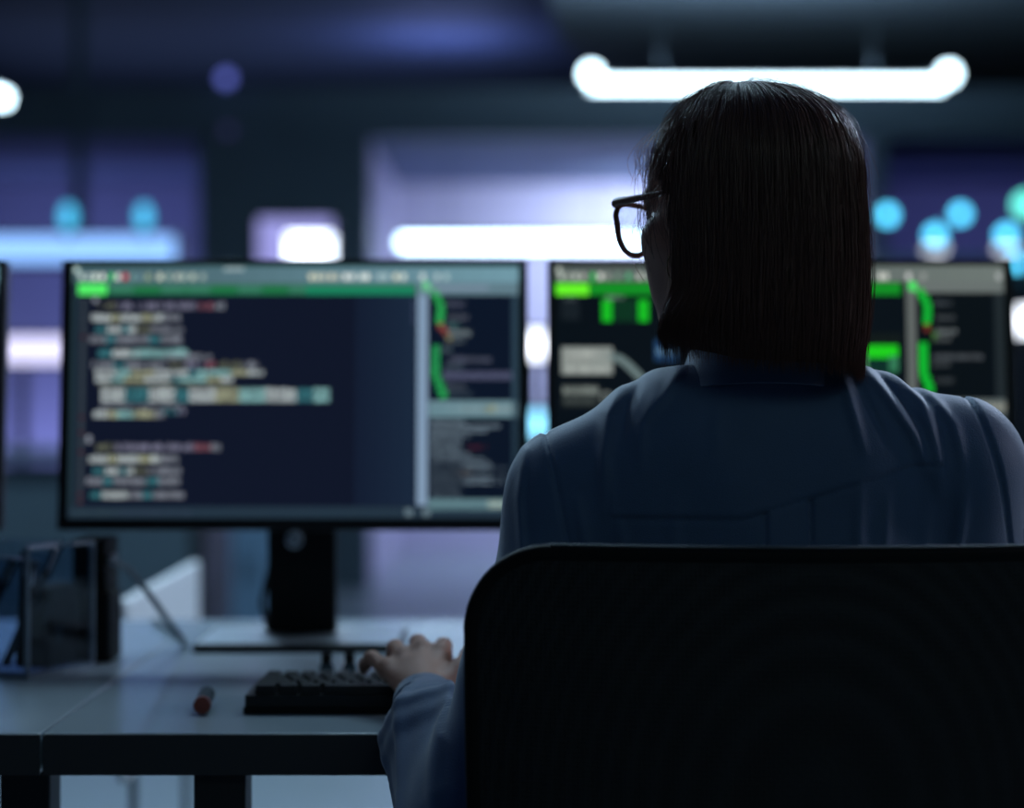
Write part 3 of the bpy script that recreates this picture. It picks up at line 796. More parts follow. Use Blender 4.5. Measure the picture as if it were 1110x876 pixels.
# ================================================================= THE OFFICE CHAIR
CX = 0.250
ch = empty('office_chair', (CX, 1.82, 0), 'black mesh office chair with a wide rounded back in the foreground', 'chair')
def chair_back():
    W, Zb, Zt, rc = 0.283, 0.50, Z(606, 1.62), 0.066
    yb = 1.63 - 1.82
    # outline of the rounded rectangle
    def halfw(z):
        q = 0.0
        if z > Zt - rc: q = rc - math.sqrt(max(0, rc * rc - (z - (Zt - rc)) ** 2))
        if z < Zb + rc: q = rc - math.sqrt(max(0, rc * rc - (z - (Zb + rc)) ** 2))
        return W - q - 0.012 * ((Zt - z) / (Zt - Zb)) ** 2
    def surf(u, z):   # u = x
        k = (u / W); s = (z - Zb) / (Zt - Zb)
        return yb + 0.052 * k * k + 0.018 * (2 * s - 1) ** 2 - 0.012
    nz, nx_ = 60, 48
    zs = [Zb + (Zt - Zb) * (0.5 - 0.5 * math.cos(PI * i / nz)) for i in range(nz + 1)]
    bm = bmesh.new(); F, B = [], []
    for z in zs:
        hw = halfw(z); fr, br = [], []
        for j in range(nx_ + 1):
            u = -hw + 2 * hw * j / nx_
            y = surf(u, z)
            fr.append(bm.verts.new((u, y - 0.004, z))); br.append(bm.verts.new((u, y + 0.004, z)))
        F.append(fr); B.append(br)
    for i in range(nz):
        for j in range(nx_):
            bm.faces.new((F[i][j], F[i][j + 1], F[i + 1][j + 1], F[i + 1][j]))
            bm.faces.new((B[i][j], B[i + 1][j], B[i + 1][j + 1], B[i][j + 1]))
    for i in range(nz):
        bm.faces.new((F[i][0], F[i + 1][0], B[i + 1][0], B[i][0])); bm.faces.new((F[i][-1], B[i][-1], B[i + 1][-1], F[i + 1][-1]))
    m = MB(); m.bm.free(); m.bm = bm
    m.build('mesh_back', M['chairmesh'], ch, True)
    # frame tube round the edge
    path = []
    for z in zs[1:-1]: path.append((-halfw(z), z))
    hw = halfw(zs[-1] - 0.0001)
    for j in range(1, 20): path.append((-hw + 2 * hw * j / 20, Zt))
    for z in reversed(zs[1:-1]): path.append((halfw(z), z))
    hb = halfw(zs[0] + 0.0001)
    for j in range(1, 20): path.append((hb - 2 * hb * j / 20, Zb))
    MB().tube([(u, surf(u, z) + 0.002, z) for u, z in path], 0.0085, 10, closed=True).build('back_frame', M['matteblack'], ch, True)
    # raised stitches along the top hem
    st = MB()
    n = 118
    for i in range(n):
        u = -hw * 0.98 + 2 * hw * 0.98 * i / (n - 1)
        st.sph((u, surf(u, Zt) - 0.0005, Zt + 0.0082), 0.0017, (1.15, 1.6, 0.8), u=8, v=5)
    st.build('top_hem_stitching', M['chairhem'], ch, True)
    # spine
    sp = MB()
    sp.tube([(0, 0.05, 0.42), (0, -0.10, 0.43), (0, -0.215, 0.50), (0, -0.232, 0.60), (0, -0.218, 0.70)], [0.03, 0.03, 0.026, 0.024, 0.02], 12)
    sp.build('spine', M['matteblack'], ch, True)
M['chairhem'] = mat('grey_hem_thread', (0.13, 0.16, 0.18), 0.6)
chair_back()
seat = MB().box2((-0.25, -0.14, 0.40), (0.25, 0.34, 0.47), bevel=0.03)
seat.build('seat', M['matteblack'], ch, True)
for s in (-1, 1):
    am = MB()
    am.tube([(s * 0.255, 0.08, 0.43), (s * 0.305, 0.08, 0.45), (s * 0.315, 0.08, 0.52), (s * 0.315, 0.08, 0.60)], 0.014, 10)
    arm = am.build('armrest', M['matteblack'], ch, True)
    MB().box2((s * 0.315 - 0.035, -0.02, 0.60), (s * 0.315 + 0.035, 0.20, 0.62), bevel=0.008).build('arm_pad', M['matteblack'], arm)
MB().cyl((0, 0.08, 0.12), (0, 0.08, 0.40), 0.025).build('gas_lift', M['steel'], ch, True)
bs = MB()
for k in range(5):
    a = 2 * PI * k / 5 + 0.3
    bs.tube([(0, 0.08, 0.12), (0.15 * math.cos(a), 0.08 + 0.15 * math.sin(a), 0.105), (0.30 * math.cos(a), 0.08 + 0.30 * math.sin(a), 0.075)], [0.03, 0.022, 0.016], 10)
bs.build('star_base', M['matteblack'], ch, True)
for k in range(5):
    a = 2 * PI * k / 5 + 0.3
    cx_, cy_ = 0.30 * math.cos(a), 0.08 + 0.30 * math.sin(a)
    MB().cyl((cx_ - 0.02, cy_, 0.03), (cx_ + 0.02, cy_, 0.03), 0.03, seg=20).cyl((cx_, cy_, 0.03), (cx_, cy_, 0.08), 0.008).build('caster', M['matteblack'], ch, True)

# ================================================================= THE PERSON
# ---- signed distance modelling, meshed with surface nets
def v3(p): return np.array(p, dtype=np.float32)
class Field:
    def __init__(self): self.ops = []
    def cone(self, a, b, ra, rb, k=0.015, sub=False): self.ops.append(('c', v3(a), v3(b), ra, rb, k, sub)); return self
    def ell(self, c, r, k=0.02, R=None, sub=False): self.ops.append(('e', v3(c), v3(r), np.eye(3, dtype=np.float32) if R is None else R, None, k, sub)); return self
    def plane(self, n, d): self.ops.append(('p', v3(n), d, None, None, 0, True)); return self
    def chain(self, pts, rs, k=0.015):
        for i in range(len(pts) - 1): self.cone(pts[i], pts[i + 1], rs[i], rs[i + 1], k)
        return self
    def __call__(self, P):
        d = np.full(len(P), 1.0, dtype=np.float32)
        for op, a, b, ra, rb, k, sub in self.ops:
            if op == 'p':
                d = np.maximum(d, P @ a - b); continue
            if op == 'c':
                c = (a + b) / 2; R = np.linalg.norm(b - a) / 2 + max(ra, rb)
            else:
                c = a; R = float(b.max())
            near = np.nonzero(((P - c) ** 2).sum(1) < (R + 0.10) ** 2)[0]
            if len(near) == 0: continue
            Q = P[near]
            if op == 'c':
                ba = b - a; t = np.clip(((Q - a) @ ba) / max(1e-9, float(ba @ ba)), 0, 1)
                e = np.linalg.norm(Q - a - t[:, None] * ba, axis=1) - (ra + (rb - ra) * t)
            else:
                L = (Q - a) @ ra      # ra: columns are the local axes
                k0 = np.linalg.norm(L / b, axis=1); k1 = np.linalg.norm(L / (b * b), axis=1)
                e = k0 * (k0 - 1) / np.maximum(k1, 1e-6)
            dn = d[near]
            if sub:
                h = np.clip(0.5 - 0.5 * (dn + e) / k, 0, 1)
                d[near] = dn * (1 - h) + (-e) * h + k * h * (1 - h)
            else:
                h = np.clip(0.5 + 0.5 * (e - dn) / k, 0, 1)
                d[near] = e * (1 - h) + dn * h - k * h * (1 - h)
        return d

def nets(f, lo, hi, h, extra=None):
    lo = np.array(lo, dtype=np.float32); hi = np.array(hi, dtype=np.float32)
    B = 8
    nb = np.ceil((hi - lo) / (h * B)).astype(int); n = nb * B
    g = [lo[i] + h * (np.arange(nb[i]) * B + (B - 1) / 2) for i in range(3)]
    G = np.stack(np.meshgrid(*g, indexing='ij'), -1).reshape(-1, 3).astype(np.float32)
    dc = f(G)
    act = np.nonzero(np.abs(dc) < h * B * 0.9 + 0.02)[0]
    V = np.repeat(np.repeat(np.repeat(dc.reshape(nb), B, 0), B, 1), B, 2).astype(np.float32)
    off = np.stack(np.meshgrid(*[np.arange(B)] * 3, indexing='ij'), -1).reshape(-1, 3)
    bi = np.stack(np.unravel_index(act, nb), -1) * B
    for s in range(0, len(bi), 2000):
        I = (bi[s:s + 2000, None, :] + off[None]).reshape(-1, 3)
        P = lo + I.astype(np.float32) * h
        v = f(P)
        if extra is not None: v = extra(P, v)
        V[I[:, 0], I[:, 1], I[:, 2]] = v
    neg = V < 0
    nx, ny, nz = V.shape
    cnt = np.zeros((nx - 1, ny - 1, nz - 1), np.int8)
    cor = [(i, j, k) for i in (0, 1) for j in (0, 1) for k in (0, 1)]
    for (i, j, k) in cor: cnt += neg[i:nx - 1 + i, j:ny - 1 + j, k:nz - 1 + k]
    cells = np.stack(np.nonzero((cnt > 0) & (cnt < 8)), -1)
    idx = np.full(cnt.shape, -1, np.int32); idx[cells[:, 0], cells[:, 1], cells[:, 2]] = np.arange(len(cells))
    acc = np.zeros((len(cells), 3), np.float32); c = np.zeros(len(cells), np.float32)
    for a in cor:
        for ax in range(3):
            if a[ax] == 1: continue
            b = list(a); b[ax] = 1
            va = V[cells[:, 0] + a[0], cells[:, 1] + a[1], cells[:, 2] + a[2]]
            vb = V[cells[:, 0] + b[0], cells[:, 1] + b[1], cells[:, 2] + b[2]]
            m = (va < 0) != (vb < 0)
            t = np.where(m, va / np.where(m, va - vb, 1), 0)
            p = np.array(a, np.float32)[None].repeat(len(cells), 0); p[:, ax] += t
            acc += p * m[:, None]; c += m
    verts = lo + (cells + acc / c[:, None]) * h
    faces = []
    for ax in range(3):
        sl0 = [slice(None)] * 3; sl1 = [slice(None)] * 3
        sl0[ax] = slice(0, -1); sl1[ax] = slice(1, None)
        A = neg[tuple(sl0)]; Bn = neg[tuple(sl1)]
        e = np.stack(np.nonzero(A != Bn), -1)
        u, w_ = (ax + 1) % 3, (ax + 2) % 3
        e = e[(e[:, u] > 0) & (e[:, w_] > 0) & (e[:, u] < V.shape[u] - 1) & (e[:, w_] < V.shape[w_] - 1)]
        s = A[e[:, 0], e[:, 1], e[:, 2]]
        q = []
        for du, dw in ((-1, -1), (0, -1), (0, 0), (-1, 0)):
            k = e.copy(); k[:, u] += du; k[:, w_] += dw
            q.append(idx[k[:, 0], k[:, 1], k[:, 2]])
        q = np.stack(q, -1); q[~s] = q[~s][:, ::-1]
        faces.append(q)
    faces = np.concatenate(faces); faces = faces[(faces >= 0).all(1)]
    return verts, faces

def relax(v, f, it=2, lam=0.5):
    e = np.concatenate([f[:, [0, 1]], f[:, [1, 2]], f[:, [2, 3]], f[:, [3, 0]]])
    for _ in range(it):
        s = np.zeros_like(v); c = np.zeros(len(v), v.dtype)
        np.add.at(s, e[:, 0], v[e[:, 1]]); np.add.at(c, e[:, 0], 1)
        np.add.at(s, e[:, 1], v[e[:, 0]]); np.add.at(c, e[:, 1], 1)
        v = v + lam * (s / np.maximum(c, 1)[:, None] - v)
    return v

def mesh_obj(name, v, f, m, parent, off, extra_mats=()):
    me = bpy.data.meshes.new(name)
    v = v - np.array(off, dtype=v.dtype)
    me.vertices.add(len(v)); me.vertices.foreach_set('co', v.astype(np.float32).ravel())
    k = f.shape[1]
    me.loops.add(f.size); me.loops.foreach_set('vertex_index', f.astype(np.int32).ravel())
    me.polygons.add(len(f)); me.polygons.foreach_set('loop_start', np.arange(0, f.size, k, dtype=np.int32))
    me.polygons.foreach_set('loop_total', np.full(len(f), k, dtype=np.int32))
    me.polygons.foreach_set('use_smooth', np.ones(len(f), dtype=bool))
    me.update(calc_edges=True); me.validate()
    me.materials.append(m)
    for x in extra_mats: me.materials.append(x)
    o = bpy.data.objects.new(name, me); col.objects.link(o)
    if parent: o.parent = parent
    return o

PO = Vector((0.245, 1.92, 0.0))
person = empty('person', PO, 'seated person with a dark brown bob, glasses and a blue shirt, seen from behind', 'person')

# head frame
TH = math.radians(38)
HC = np.array([0.216, 1.895, 1.235])
FV = np.array([-math.sin(TH), math.cos(TH), 0]); LV = np.array([-math.cos(TH), -math.sin(TH), 0]); UV = np.array([0, 0, 1.0])
RH = np.stack([LV, FV, UV], 1).astype(np.float32)       # columns: left, forward, up
def H(l, f, u): return HC + LV * l + FV * f + UV * u

# arms and hands
SHL, SHR = (0.062, 1.915, 0.955), (0.424, 1.915, 0.985)
ELL, WRL = (-0.040, 1.805, 0.655), (-0.0885, 2.030, 0.745)
ELR, WRR = (0.475, 1.985, 0.735), (0.215, 2.095, 0.772)
def hand(F, mir=None):
    def q(p):
        p = (p[0], p[1], p[2] - 0.011 * min(1, max(0, (p[2] - 0.760) / 0.02)))
        return p if mir is None else (mir - p[0], p[1] + 0.045, p[2] + 0.008)
    W_ = q((-0.0885, 2.030, 0.752 - 0.007))
    kn = {'p': (-0.132, 2.100, 0.778), 'r': (-0.116, 2.114, 0.789), 'm': (-0.097, 2.120, 0.795), 'i': (-0.076, 2.118, 0.792)}
    for n, r in (('p', .0115), ('r', .0125), ('m', .013), ('i', .013)):
        F.cone(W_, q(kn[n]), 0.0165, r * 0.86, 0.0065)
        F.ell(q(kn[n]), (r * 0.95,) * 3, 0.006)
    F.cone(W_, q((-0.100, 2.085, 0.768)), 0.021, 0.016, 0.014)
    fg = {'p': [(-0.132, 2.100, 0.778), (-0.150, 2.124, 0.787), (-0.158, 2.141, 0.776), (-0.160, 2.148, 0.762)],
          'r': [(-0.116, 2.114, 0.789), (-0.126, 2.148, 0.795), (-0.130, 2.168, 0.781), (-0.131, 2.173, 0.764)],
          'm': [(-0.097, 2.120, 0.795), (-0.102, 2.160, 0.799), (-0.104, 2.182, 0.782), (-0.104, 2.187, 0.764)],
          'i': [(-0.076, 2.118, 0.792), (-0.074, 2.154, 0.796), (-0.073, 2.174, 0.780), (-0.073, 2.179, 0.764)]}
    rr = {'p': (.0088, .0082, .0072, .0062), 'r': (.0098, .009, .008, .0068), 'm': (.010, .0092, .0082, .007), 'i': (.010, .0092, .0082, .007)}
    for n in fg: F.chain([q(p) for p in fg[n]], rr[n], 0.004)
    F.chain([q(p) for p in [(-0.076, 2.050, 0.752), (-0.054, 2.078, 0.770), (-0.041, 2.102, 0.792), (-0.038, 2.128, 0.780)]], (.0160, .0150, .0120, .0095), 0.008)

body = Field()
body.ell(H(0, -0.015, 0.028), (0.073, 0.090, 0.078), 0.02, RH)
body.ell(H(0, 0.040, -0.035), (0.056, 0.052, 0.070), 0.03, RH)
body.ell(H(0, 0.066, 0.040), (0.050, 0.020, 0.030), 0.03, RH)      # forehead
for s in (-1, 1):
    body.ell(H(s * 0.043, 0.052, -0.028), (0.024, 0.028, 0.022), 0.02, RH)   # cheekbone
    body.ell(H(s * 0.028, 0.062, -0.070), (0.018, 0.020, 0.032), 0.03, RH)
    body.ell(H(s * 0.045, 0.006, -0.072), (0.017, 0.024, 0.024), 0.025, RH)  # jaw angle
    body.cone(H(s * 0.045, 0.006, -0.080), H(s * 0.014, 0.068, -0.104), 0.016, 0.014, 0.02)
    body.cone(H(s * 0.012, 0.084, 0.012), H(s * 0.048, 0.072, 0.012), 0.008, 0.008, 0.012)  # brow
    body.ell(H(s * 0.032, 0.088, -0.004), (0.017, 0.012, 0.011), 0.008, RH, sub=True)        # eye socket
    # ear
    er = np.stack([LV * math.cos(.35) - FV * math.sin(.35) * s, FV * math.cos(.35) + LV * math.sin(.35) * s, UV], 1).astype(np.float32)
    body.ell(H(s * 0.079, -0.004, -0.012), (0.006, 0.017, 0.030), 0.006, er)
    body.ell(H(s * 0.085, -0.001, -0.008), (0.005, 0.009, 0.018), 0.004, er, sub=True)
    body.ell(H(s * 0.077, 0.002, -0.038), (0.005, 0.008, 0.009), 0.005, RH)  # lobe
body.ell(H(0, 0.078, -0.100), (0.020, 0.015, 0.014), 0.02, RH)     # chin
body.cone(H(0, 0.092, 0.006), H(0, 0.112, -0.030), 0.006, 0.0095, 0.010)   # nose
for s in (-1, 1): body.ell(H(s * 0.011, 0.100, -0.034), (0.0075, 0.010, 0.007), 0.006, RH)
body.ell(H(0, 0.094, -0.060), (0.021, 0.008, 0.0045), 0.004, RH)    # lips
body.ell(H(0, 0.092, -0.069), (0.018, 0.008, 0.0050), 0.004, RH)
body.cone(H(0, -0.030, -0.060), (0.236, 1.905, 1.020), 0.054, 0.056, 0.025)      # neck
# torso
body.cone((0.11, 1.915, 0.97), (0.37, 1.915, 0.98), 0.052, 0.052, 0.05)
body.ell((0.242, 1.925, 0.86), (0.145, 0.085, 0.17), 0.05)
body.ell((0.245, 1.925, 0.68), (0.130, 0.085, 0.16), 0.05)
body.ell((0.247, 1.925, 0.555), (0.155, 0.095, 0.085), 0.05)
for hx, kx in ((0.175, 0.15), (0.320, 0.35)):
    body.chain([(hx, 1.95, 0.535), (kx, 2.36, 0.535)], (0.070, 0.052), 0.03)
    body.chain([(kx, 2.36, 0.535), (kx, 2.39, 0.30), (kx, 2.40, 0.09)], (0.050, 0.046, 0.032), 0.02)
    body.chain([(kx, 2.38, 0.055), (kx, 2.52, 0.035)], (0.034, 0.026), 0.02)
body.chain([SHL, ELL], (0.044, 0.036), 0.03)
body.chain([ELL, WRL], (0.036, 0.0235), 0.02)
body.chain([SHR, ELR], (0.044, 0.036), 0.03)
body.chain([ELR, WRR], (0.036, 0.0235), 0.02)
hand(body)
hand(body, 0.2155 - 0.0885)
v, f = nets(body, (-0.20, 1.74, 0.0), (0.56, 2.62, 1.37), 0.0033)
v = relax(v, f, 2, 0.4)
mesh_obj('body', v, f, M['skin'], person, PO)
for s in (-1, 1):
    e = MB(); e.sph(Vector(H(s * 0.032, 0.078, -0.003)) - PO, 0.0125)
    eo = e.build('eye', M['eye'], person, True)
    e = MB(); e.sph(Vector(H(s * 0.032, 0.0855, -0.003)) - PO, 0.006); e.build('iris', M['hair'], eo, True)

# ---- shirt
def fold(P, a, b, amp, wid):
    """soft raised crease along the segment a-b"""
    a = v3(a); b = v3(b); ba = b - a
    t = np.clip(((P - a) @ ba) / float(ba @ ba), 0, 1)
    d = np.linalg.norm(P - a - t[:, None] * ba, axis=1)
    return amp * np.exp(-(d / wid) ** 2) * np.sin(np.clip(t, 0.03, 0.97) * PI) ** 0.5

shirt = Field()
shirt.chain([(0.165, 1.905, 1.016), (0.058, 1.912, 0.962)], (0.058, 0.059), 0.05)
shirt.chain([(0.165, 1.905, 1.012), (0.31, 1.905, 1.018)], (0.057, 0.058), 0.05)
shirt.chain([(0.31, 1.905, 1.018), (0.424, 1.912, 0.985)], (0.058, 0.062), 0.05)
shirt.ell((0.238, 1.912, 0.90), (0.190, 0.108, 0.17), 0.06)
shirt.ell((0.242, 1.922, 0.74), (0.165, 0.112, 0.22), 0.06)
shirt.ell((0.246, 1.925, 0.585), (0.172, 0.112, 0.10), 0.05)
shirt.chain([SHL, (0.010, 1.86, 0.80), ELL], (0.059, 0.050, 0.058), 0.035)
shirt.chain([ELL, (-0.074, 1.93, 0.724), (-0.0875, 2.012, 0.746)], (0.060, 0.047, 0.029), 0.02)
shirt.chain([SHR, ELR], (0.062, 0.052), 0.035)
shirt.chain([ELR, (0.26, 2.08, 0.77)], (0.050, 0.036), 0.02)
# collar stand
shirt.cone((0.234, 1.900, 1.035), (0.232, 1.897, 1.078), 0.070, 0.064, 0.02)
def shirt_extra(P, d):
    z = P[:, 2]; x = P[:, 0]; y = P[:, 1]
    e = np.zeros(len(P), np.float32)
    back = (y < 1.90)
    # drag folds on the shoulders and back
    # creases of the back, laid out in the plane of the back: (x, z) paths, height, width
    FS = [([(0.306, 1.085), (0.312, 1.050), (0.322, 1.005)], .0055, .0055), ([(0.330, 1.085), (0.346, 1.060), (0.372, 1.020), (0.385, 0.985)], .0070, .0060),
          ([(0.360, 1.080), (0.384, 1.052), (0.392, 1.005), (0.396, 0.965)], .0060, .0065), ([(0.392, 1.065), (0.412, 1.03), (0.418, 0.985)], .0040, .0055),
          ([(0.345, 1.08), (0.362, 1.055), (0.378, 1.03)], -.0045, .0035), ([(0.318, 1.08), (0.330, 1.05), (0.345, 1.01)], -.0040, .0040), ([(0.372, 1.075), (0.396, 1.045)], -.0035, .0035),
          ([(0.158, 1.082), (0.142, 1.058), (0.128, 1.040)], .0050, .0055), ([(0.104, 1.066), (0.090, 1.040), (0.085, 1.000), (0.086, 0.950)], .0058, .0060),
          ([(0.122, 1.07), (0.108, 1.045), (0.100, 1.01)], -.0045, .0050), ([(0.138, 1.07), (0.120, 1.03), (0.118, 0.99)], .0030, .0050),
          ([(0.318, 0.975), (0.316, 0.93), (0.320, 0.87)], .0034, .0060), ([(0.345, 0.965), (0.342, 0.92), (0.345, 0.87)], .0026, .0050), ([(0.418, 0.975), (0.417, 0.93), (0.412, 0.86)], .0042, .0070),
          ([(0.385, 0.96), (0.380, 0.90), (0.384, 0.86)], .0026, .0065), ([(0.098, 0.945), (0.104, 0.90), (0.098, 0.86)], .0034, .0060), ([(0.150, 0.96), (0.146, 0.90), (0.150, 0.86)], .0022, .0070),
          ([(0.060, 0.96), (0.070, 0.91), (0.074, 0.86)], .0036, .0050), ([(0.012, 1.005), (0.006, 0.96), (0.010, 0.90), (0.012, 0.86)], .0045, .0040), ([(0.190, 1.05), (0.186, 1.00)], .0020, .0070)]
    Q2 = np.stack([x, z], 1)
    for pts_, am, wd in FS:
        best = np.full(len(P), 9.0, np.float32); L_ = len(pts_) - 1; wgt = np.zeros(len(P), np.float32)
        for n_ in range(L_):
            a_ = np.array(pts_[n_], np.float32); b_ = np.array(pts_[n_ + 1], np.float32); ba = b_ - a_
            t_ = np.clip(((Q2 - a_) @ ba) / float(ba @ ba), 0, 1)
            dd = np.linalg.norm(Q2 - a_ - t_[:, None] * ba, axis=1)
            m_ = dd < best; best = np.where(m_, dd, best); wgt = np.where(m_, np.sin((0.12 + 0.80 * (n_ + t_) / L_) * PI), wgt)
        e += am * np.exp(-(best / wd) ** 2) * wgt * (y < 1.96)
    # creases of the left sleeve, running along the forearm and twisting round it
    a_ = v3((-0.0875, 2.012, 0.746)); b_ = v3((-0.040, 1.805, 0.655)); ba = b_ - a_; ln = float(np.linalg.norm(ba)); ax_ = ba / ln
    t_ = (P - a_) @ ax_ / ln
    u1 = np.cross(ax_, v3((0, 0, 1))); u1 /= np.linalg.norm(u1); u2 = np.cross(ax_, u1)
    w_ = P - a_ - (t_ * ln)[:, None] * ax_
    an = np.arctan2(w_ @ u2, w_ @ u1); near = (np.linalg.norm(w_, axis=1) < 0.085) * (t_ > 0.02) * (t_ < 1.25)
    env = np.sin(np.clip(t_ / 1.25, 0, 1) * PI) ** 0.4
    for a0, tw, am, wd in ((0.2, 1.1, .0090, .12), (0.9, 0.9, .0090, .12), (1.6, 0.8, .0085, .11), (2.15, 1.0, .0095, .12), (2.9, 0.7, .0060, .12), (-0.5, 1.2, .005, .14), (1.25, 0.9, -.006, .12), (2.5, 0.9, -.006, .12), (0.55, 1.0, -.006, .12), (1.88, 0.9, -.006, .10), (-1.2, 1.0, .007, .13), (-2.0, 1.0, .007, .13)):
        dA = np.angle(np.exp(1j * (an - a0 - tw * t_)))
        e += am * np.exp(-(dA / wd) ** 2) * env * near
    # gathers across the sleeve near the elbow bend and above the cuff
    e += 0.0013 * np.sin(t_ * 46 + 1.6 * np.sin(an)) * near * env * np.exp(-((t_ - 0.30) / 0.16) ** 2)
    # broad soft undulation
    e += 0.0016 * np.sin(x * 55 + z * 9) * np.exp(-((z - 0.93) / 0.1) ** 2) * back
    # armhole seams: a small step ring round each shoulder
    for sx, sgn, tilt in ((0.030, -1, -0.20), (0.436, 1, -0.26)):
        q = x - sx - tilt * (z - 1.03 - (0.02 if sgn > 0 else 0))
        e += 0.0020 / (1 + np.exp(-sgn * q / 0.0012)) * (z > 0.82) * np.exp(-(np.maximum(0, np.abs(q) - 0.012) / 0.02) ** 2)
        e -= 0.0032 * np.exp(-((q - sgn * 0.0) / 0.0022) ** 2) * (z > 0.82)
    # yoke seam and box pleat
    zy = 0.962 + 0.030 * np.clip((x - 0.27) / 0.10, -0.6, 1) - 0.0
    e += (0.0022 / (1 + np.exp(-(z - zy) / 0.0010)) - 0.0016 * np.exp(-((z - zy) / 0.0026) ** 2)) * (y < 1.87) * (x > 0.09) * (x < 0.40) * np.exp(-(np.maximum(0, z - zy) / 0.03))
    for xs, sg in ((0.230, 1), (0.272, -1)):
        e -= 0.0036 * np.exp(-((x - xs) / 0.0024) ** 2) * (z < zy) * (y < 1.87)
    e += 0.0015 * ((x > 0.230) & (x < 0.272) & (z < zy) & (y < 1.87))
    d = d - e
    # openings: neck and cuffs
    rn = np.sqrt((x - 0.234) ** 2 + (y - 1.899) ** 2) - 0.0565
    top = z - (1.083 + 0.12 * (1.9 - y))
    d = np.maximum(d, top)
    d = np.maximum(d, -np.maximum(rn, 1.04 - z))
    return d
v, f = nets(shirt, (-0.20, 1.70, 0.47), (0.58, 2.16, 1.13), 0.0021, shirt_extra)
# cut sleeve ends clean beyond the cuffs
v = relax(v, f, 2, 0.35)
sh = mesh_obj('shirt', v, f, M['shirt'], person, PO)
# cuffs
for (a, b, r) in (((-0.0875, 1.992, 0.7455), (-0.0885, 2.030, 0.7475), 0.0320), ((0.268, 2.078, 0.768), (0.236, 2.088, 0.772), 0.0325)):
    a = Vector(a); b = Vector(b); n = 30; m = MB()
    d = b - a
    prof = [(0.0, r * 0.93), (0.06, r), (0.5, r * 1.01), (0.94, r), (1.0, r * 0.97), (1.0, r * 0.86), (0.3, r * 0.84)]
    q = d.to_track_quat('Z', 'Y').to_matrix()
    rings = []
    for t_, rr_ in prof:
        rings.append([m.bm.verts.new(a + d * t_ + q @ Vector((rr_ * math.cos(2 * PI * k / n) , rr_ * 0.84 * math.sin(2 * PI * k / n), 0)) - PO) for k in range(n)])
    for i in range(len(rings) - 1):
        for k in range(n): m.bm.faces.new((rings[i][k], rings[i][(k + 1) % n], rings[i + 1][(k + 1) % n], rings[i + 1][k]))
    m.build('cuff', M['shirt'], sh, True)

# collar: a turned-down band round the neck, lower at the front
m = MB(); n = 56
prof = [(0.0600, 0.000), (0.0605, 0.024), (0.0625, 0.0285), (0.0650, 0.0265), (0.0745, -0.004), (0.0785, -0.013), (0.0765, -0.014), (0.0715, -0.003), (0.0640, 0.012)]
rings = []
for pr, pz in prof:
    ring = []
    for k in range(n + 1):
        a = PI / 2 + 0.13 + (2 * PI - 0.26) * k / n           # open at the front
        fr = math.sin(a)                                      # +1 front, -1 back
        zc = 1.082 - 0.022 * (fr + 1) / 2 - 0.016 * max(0, fr) ** 3
        spread = 1 + 0.10 * max(0, fr) * (1 if pz < 0 else 0)
        ring.append(m.bm.verts.new(Vector((0.2335 + pr * spread * math.cos(a), 1.898 + pr * 0.98 * spread * math.sin(a), zc + pz * (1 + 0.35 * max(0, fr)))) - PO))
    rings.append(ring)
for i in range(len(rings)):
    A = rings[i]; B_ = rings[(i + 1) % len(rings)]
    for k in range(n): m.bm.faces.new((A[k], A[k + 1], B_[k + 1], B_[k]))
m.build('collar', M['shirt'], sh, True)

# ---- trousers and shoes
tr = Field()
tr.ell((0.247, 1.925, 0.555), (0.166, 0.106, 0.088), 0.05)
for hx, kx in ((0.175, 0.15), (0.320, 0.35)):
    tr.chain([(hx, 1.95, 0.548), (kx, 2.36, 0.545)], (0.080, 0.062), 0.04)
    tr.chain([(kx, 2.36, 0.540), (kx, 2.39, 0.30), (kx, 2.40, 0.10)], (0.062, 0.056, 0.050), 0.02)
v, f = nets(tr, (0.03, 1.78, 0.0), (0.47, 2.50, 0.68), 0.005, lambda P, d: np.maximum(d, 0.085 - P[:, 2]))
mesh_obj('trousers', relax(v, f, 2), f, M['trousers'], person, PO)
for kx in (0.15, 0.35):
    sf = Field().chain([(kx, 2.375, 0.045), (kx, 2.46, 0.045), (kx, 2.53, 0.034)], (0.042, 0.044, 0.032), 0.03)
    sf.chain([(kx, 2.385, 0.06), (kx, 2.39, 0.10)], (0.040, 0.040), 0.02)
    v, f = nets(sf, (kx - 0.07, 2.30, -0.02), (kx + 0.07, 2.60, 0.16), 0.004, lambda P, d: np.maximum(np.maximum(d, 0.001 - P[:, 2]), P[:, 2] - 0.12))
    mesh_obj('shoe', relax(v, f, 1), f, M['shoe'], person, PO)

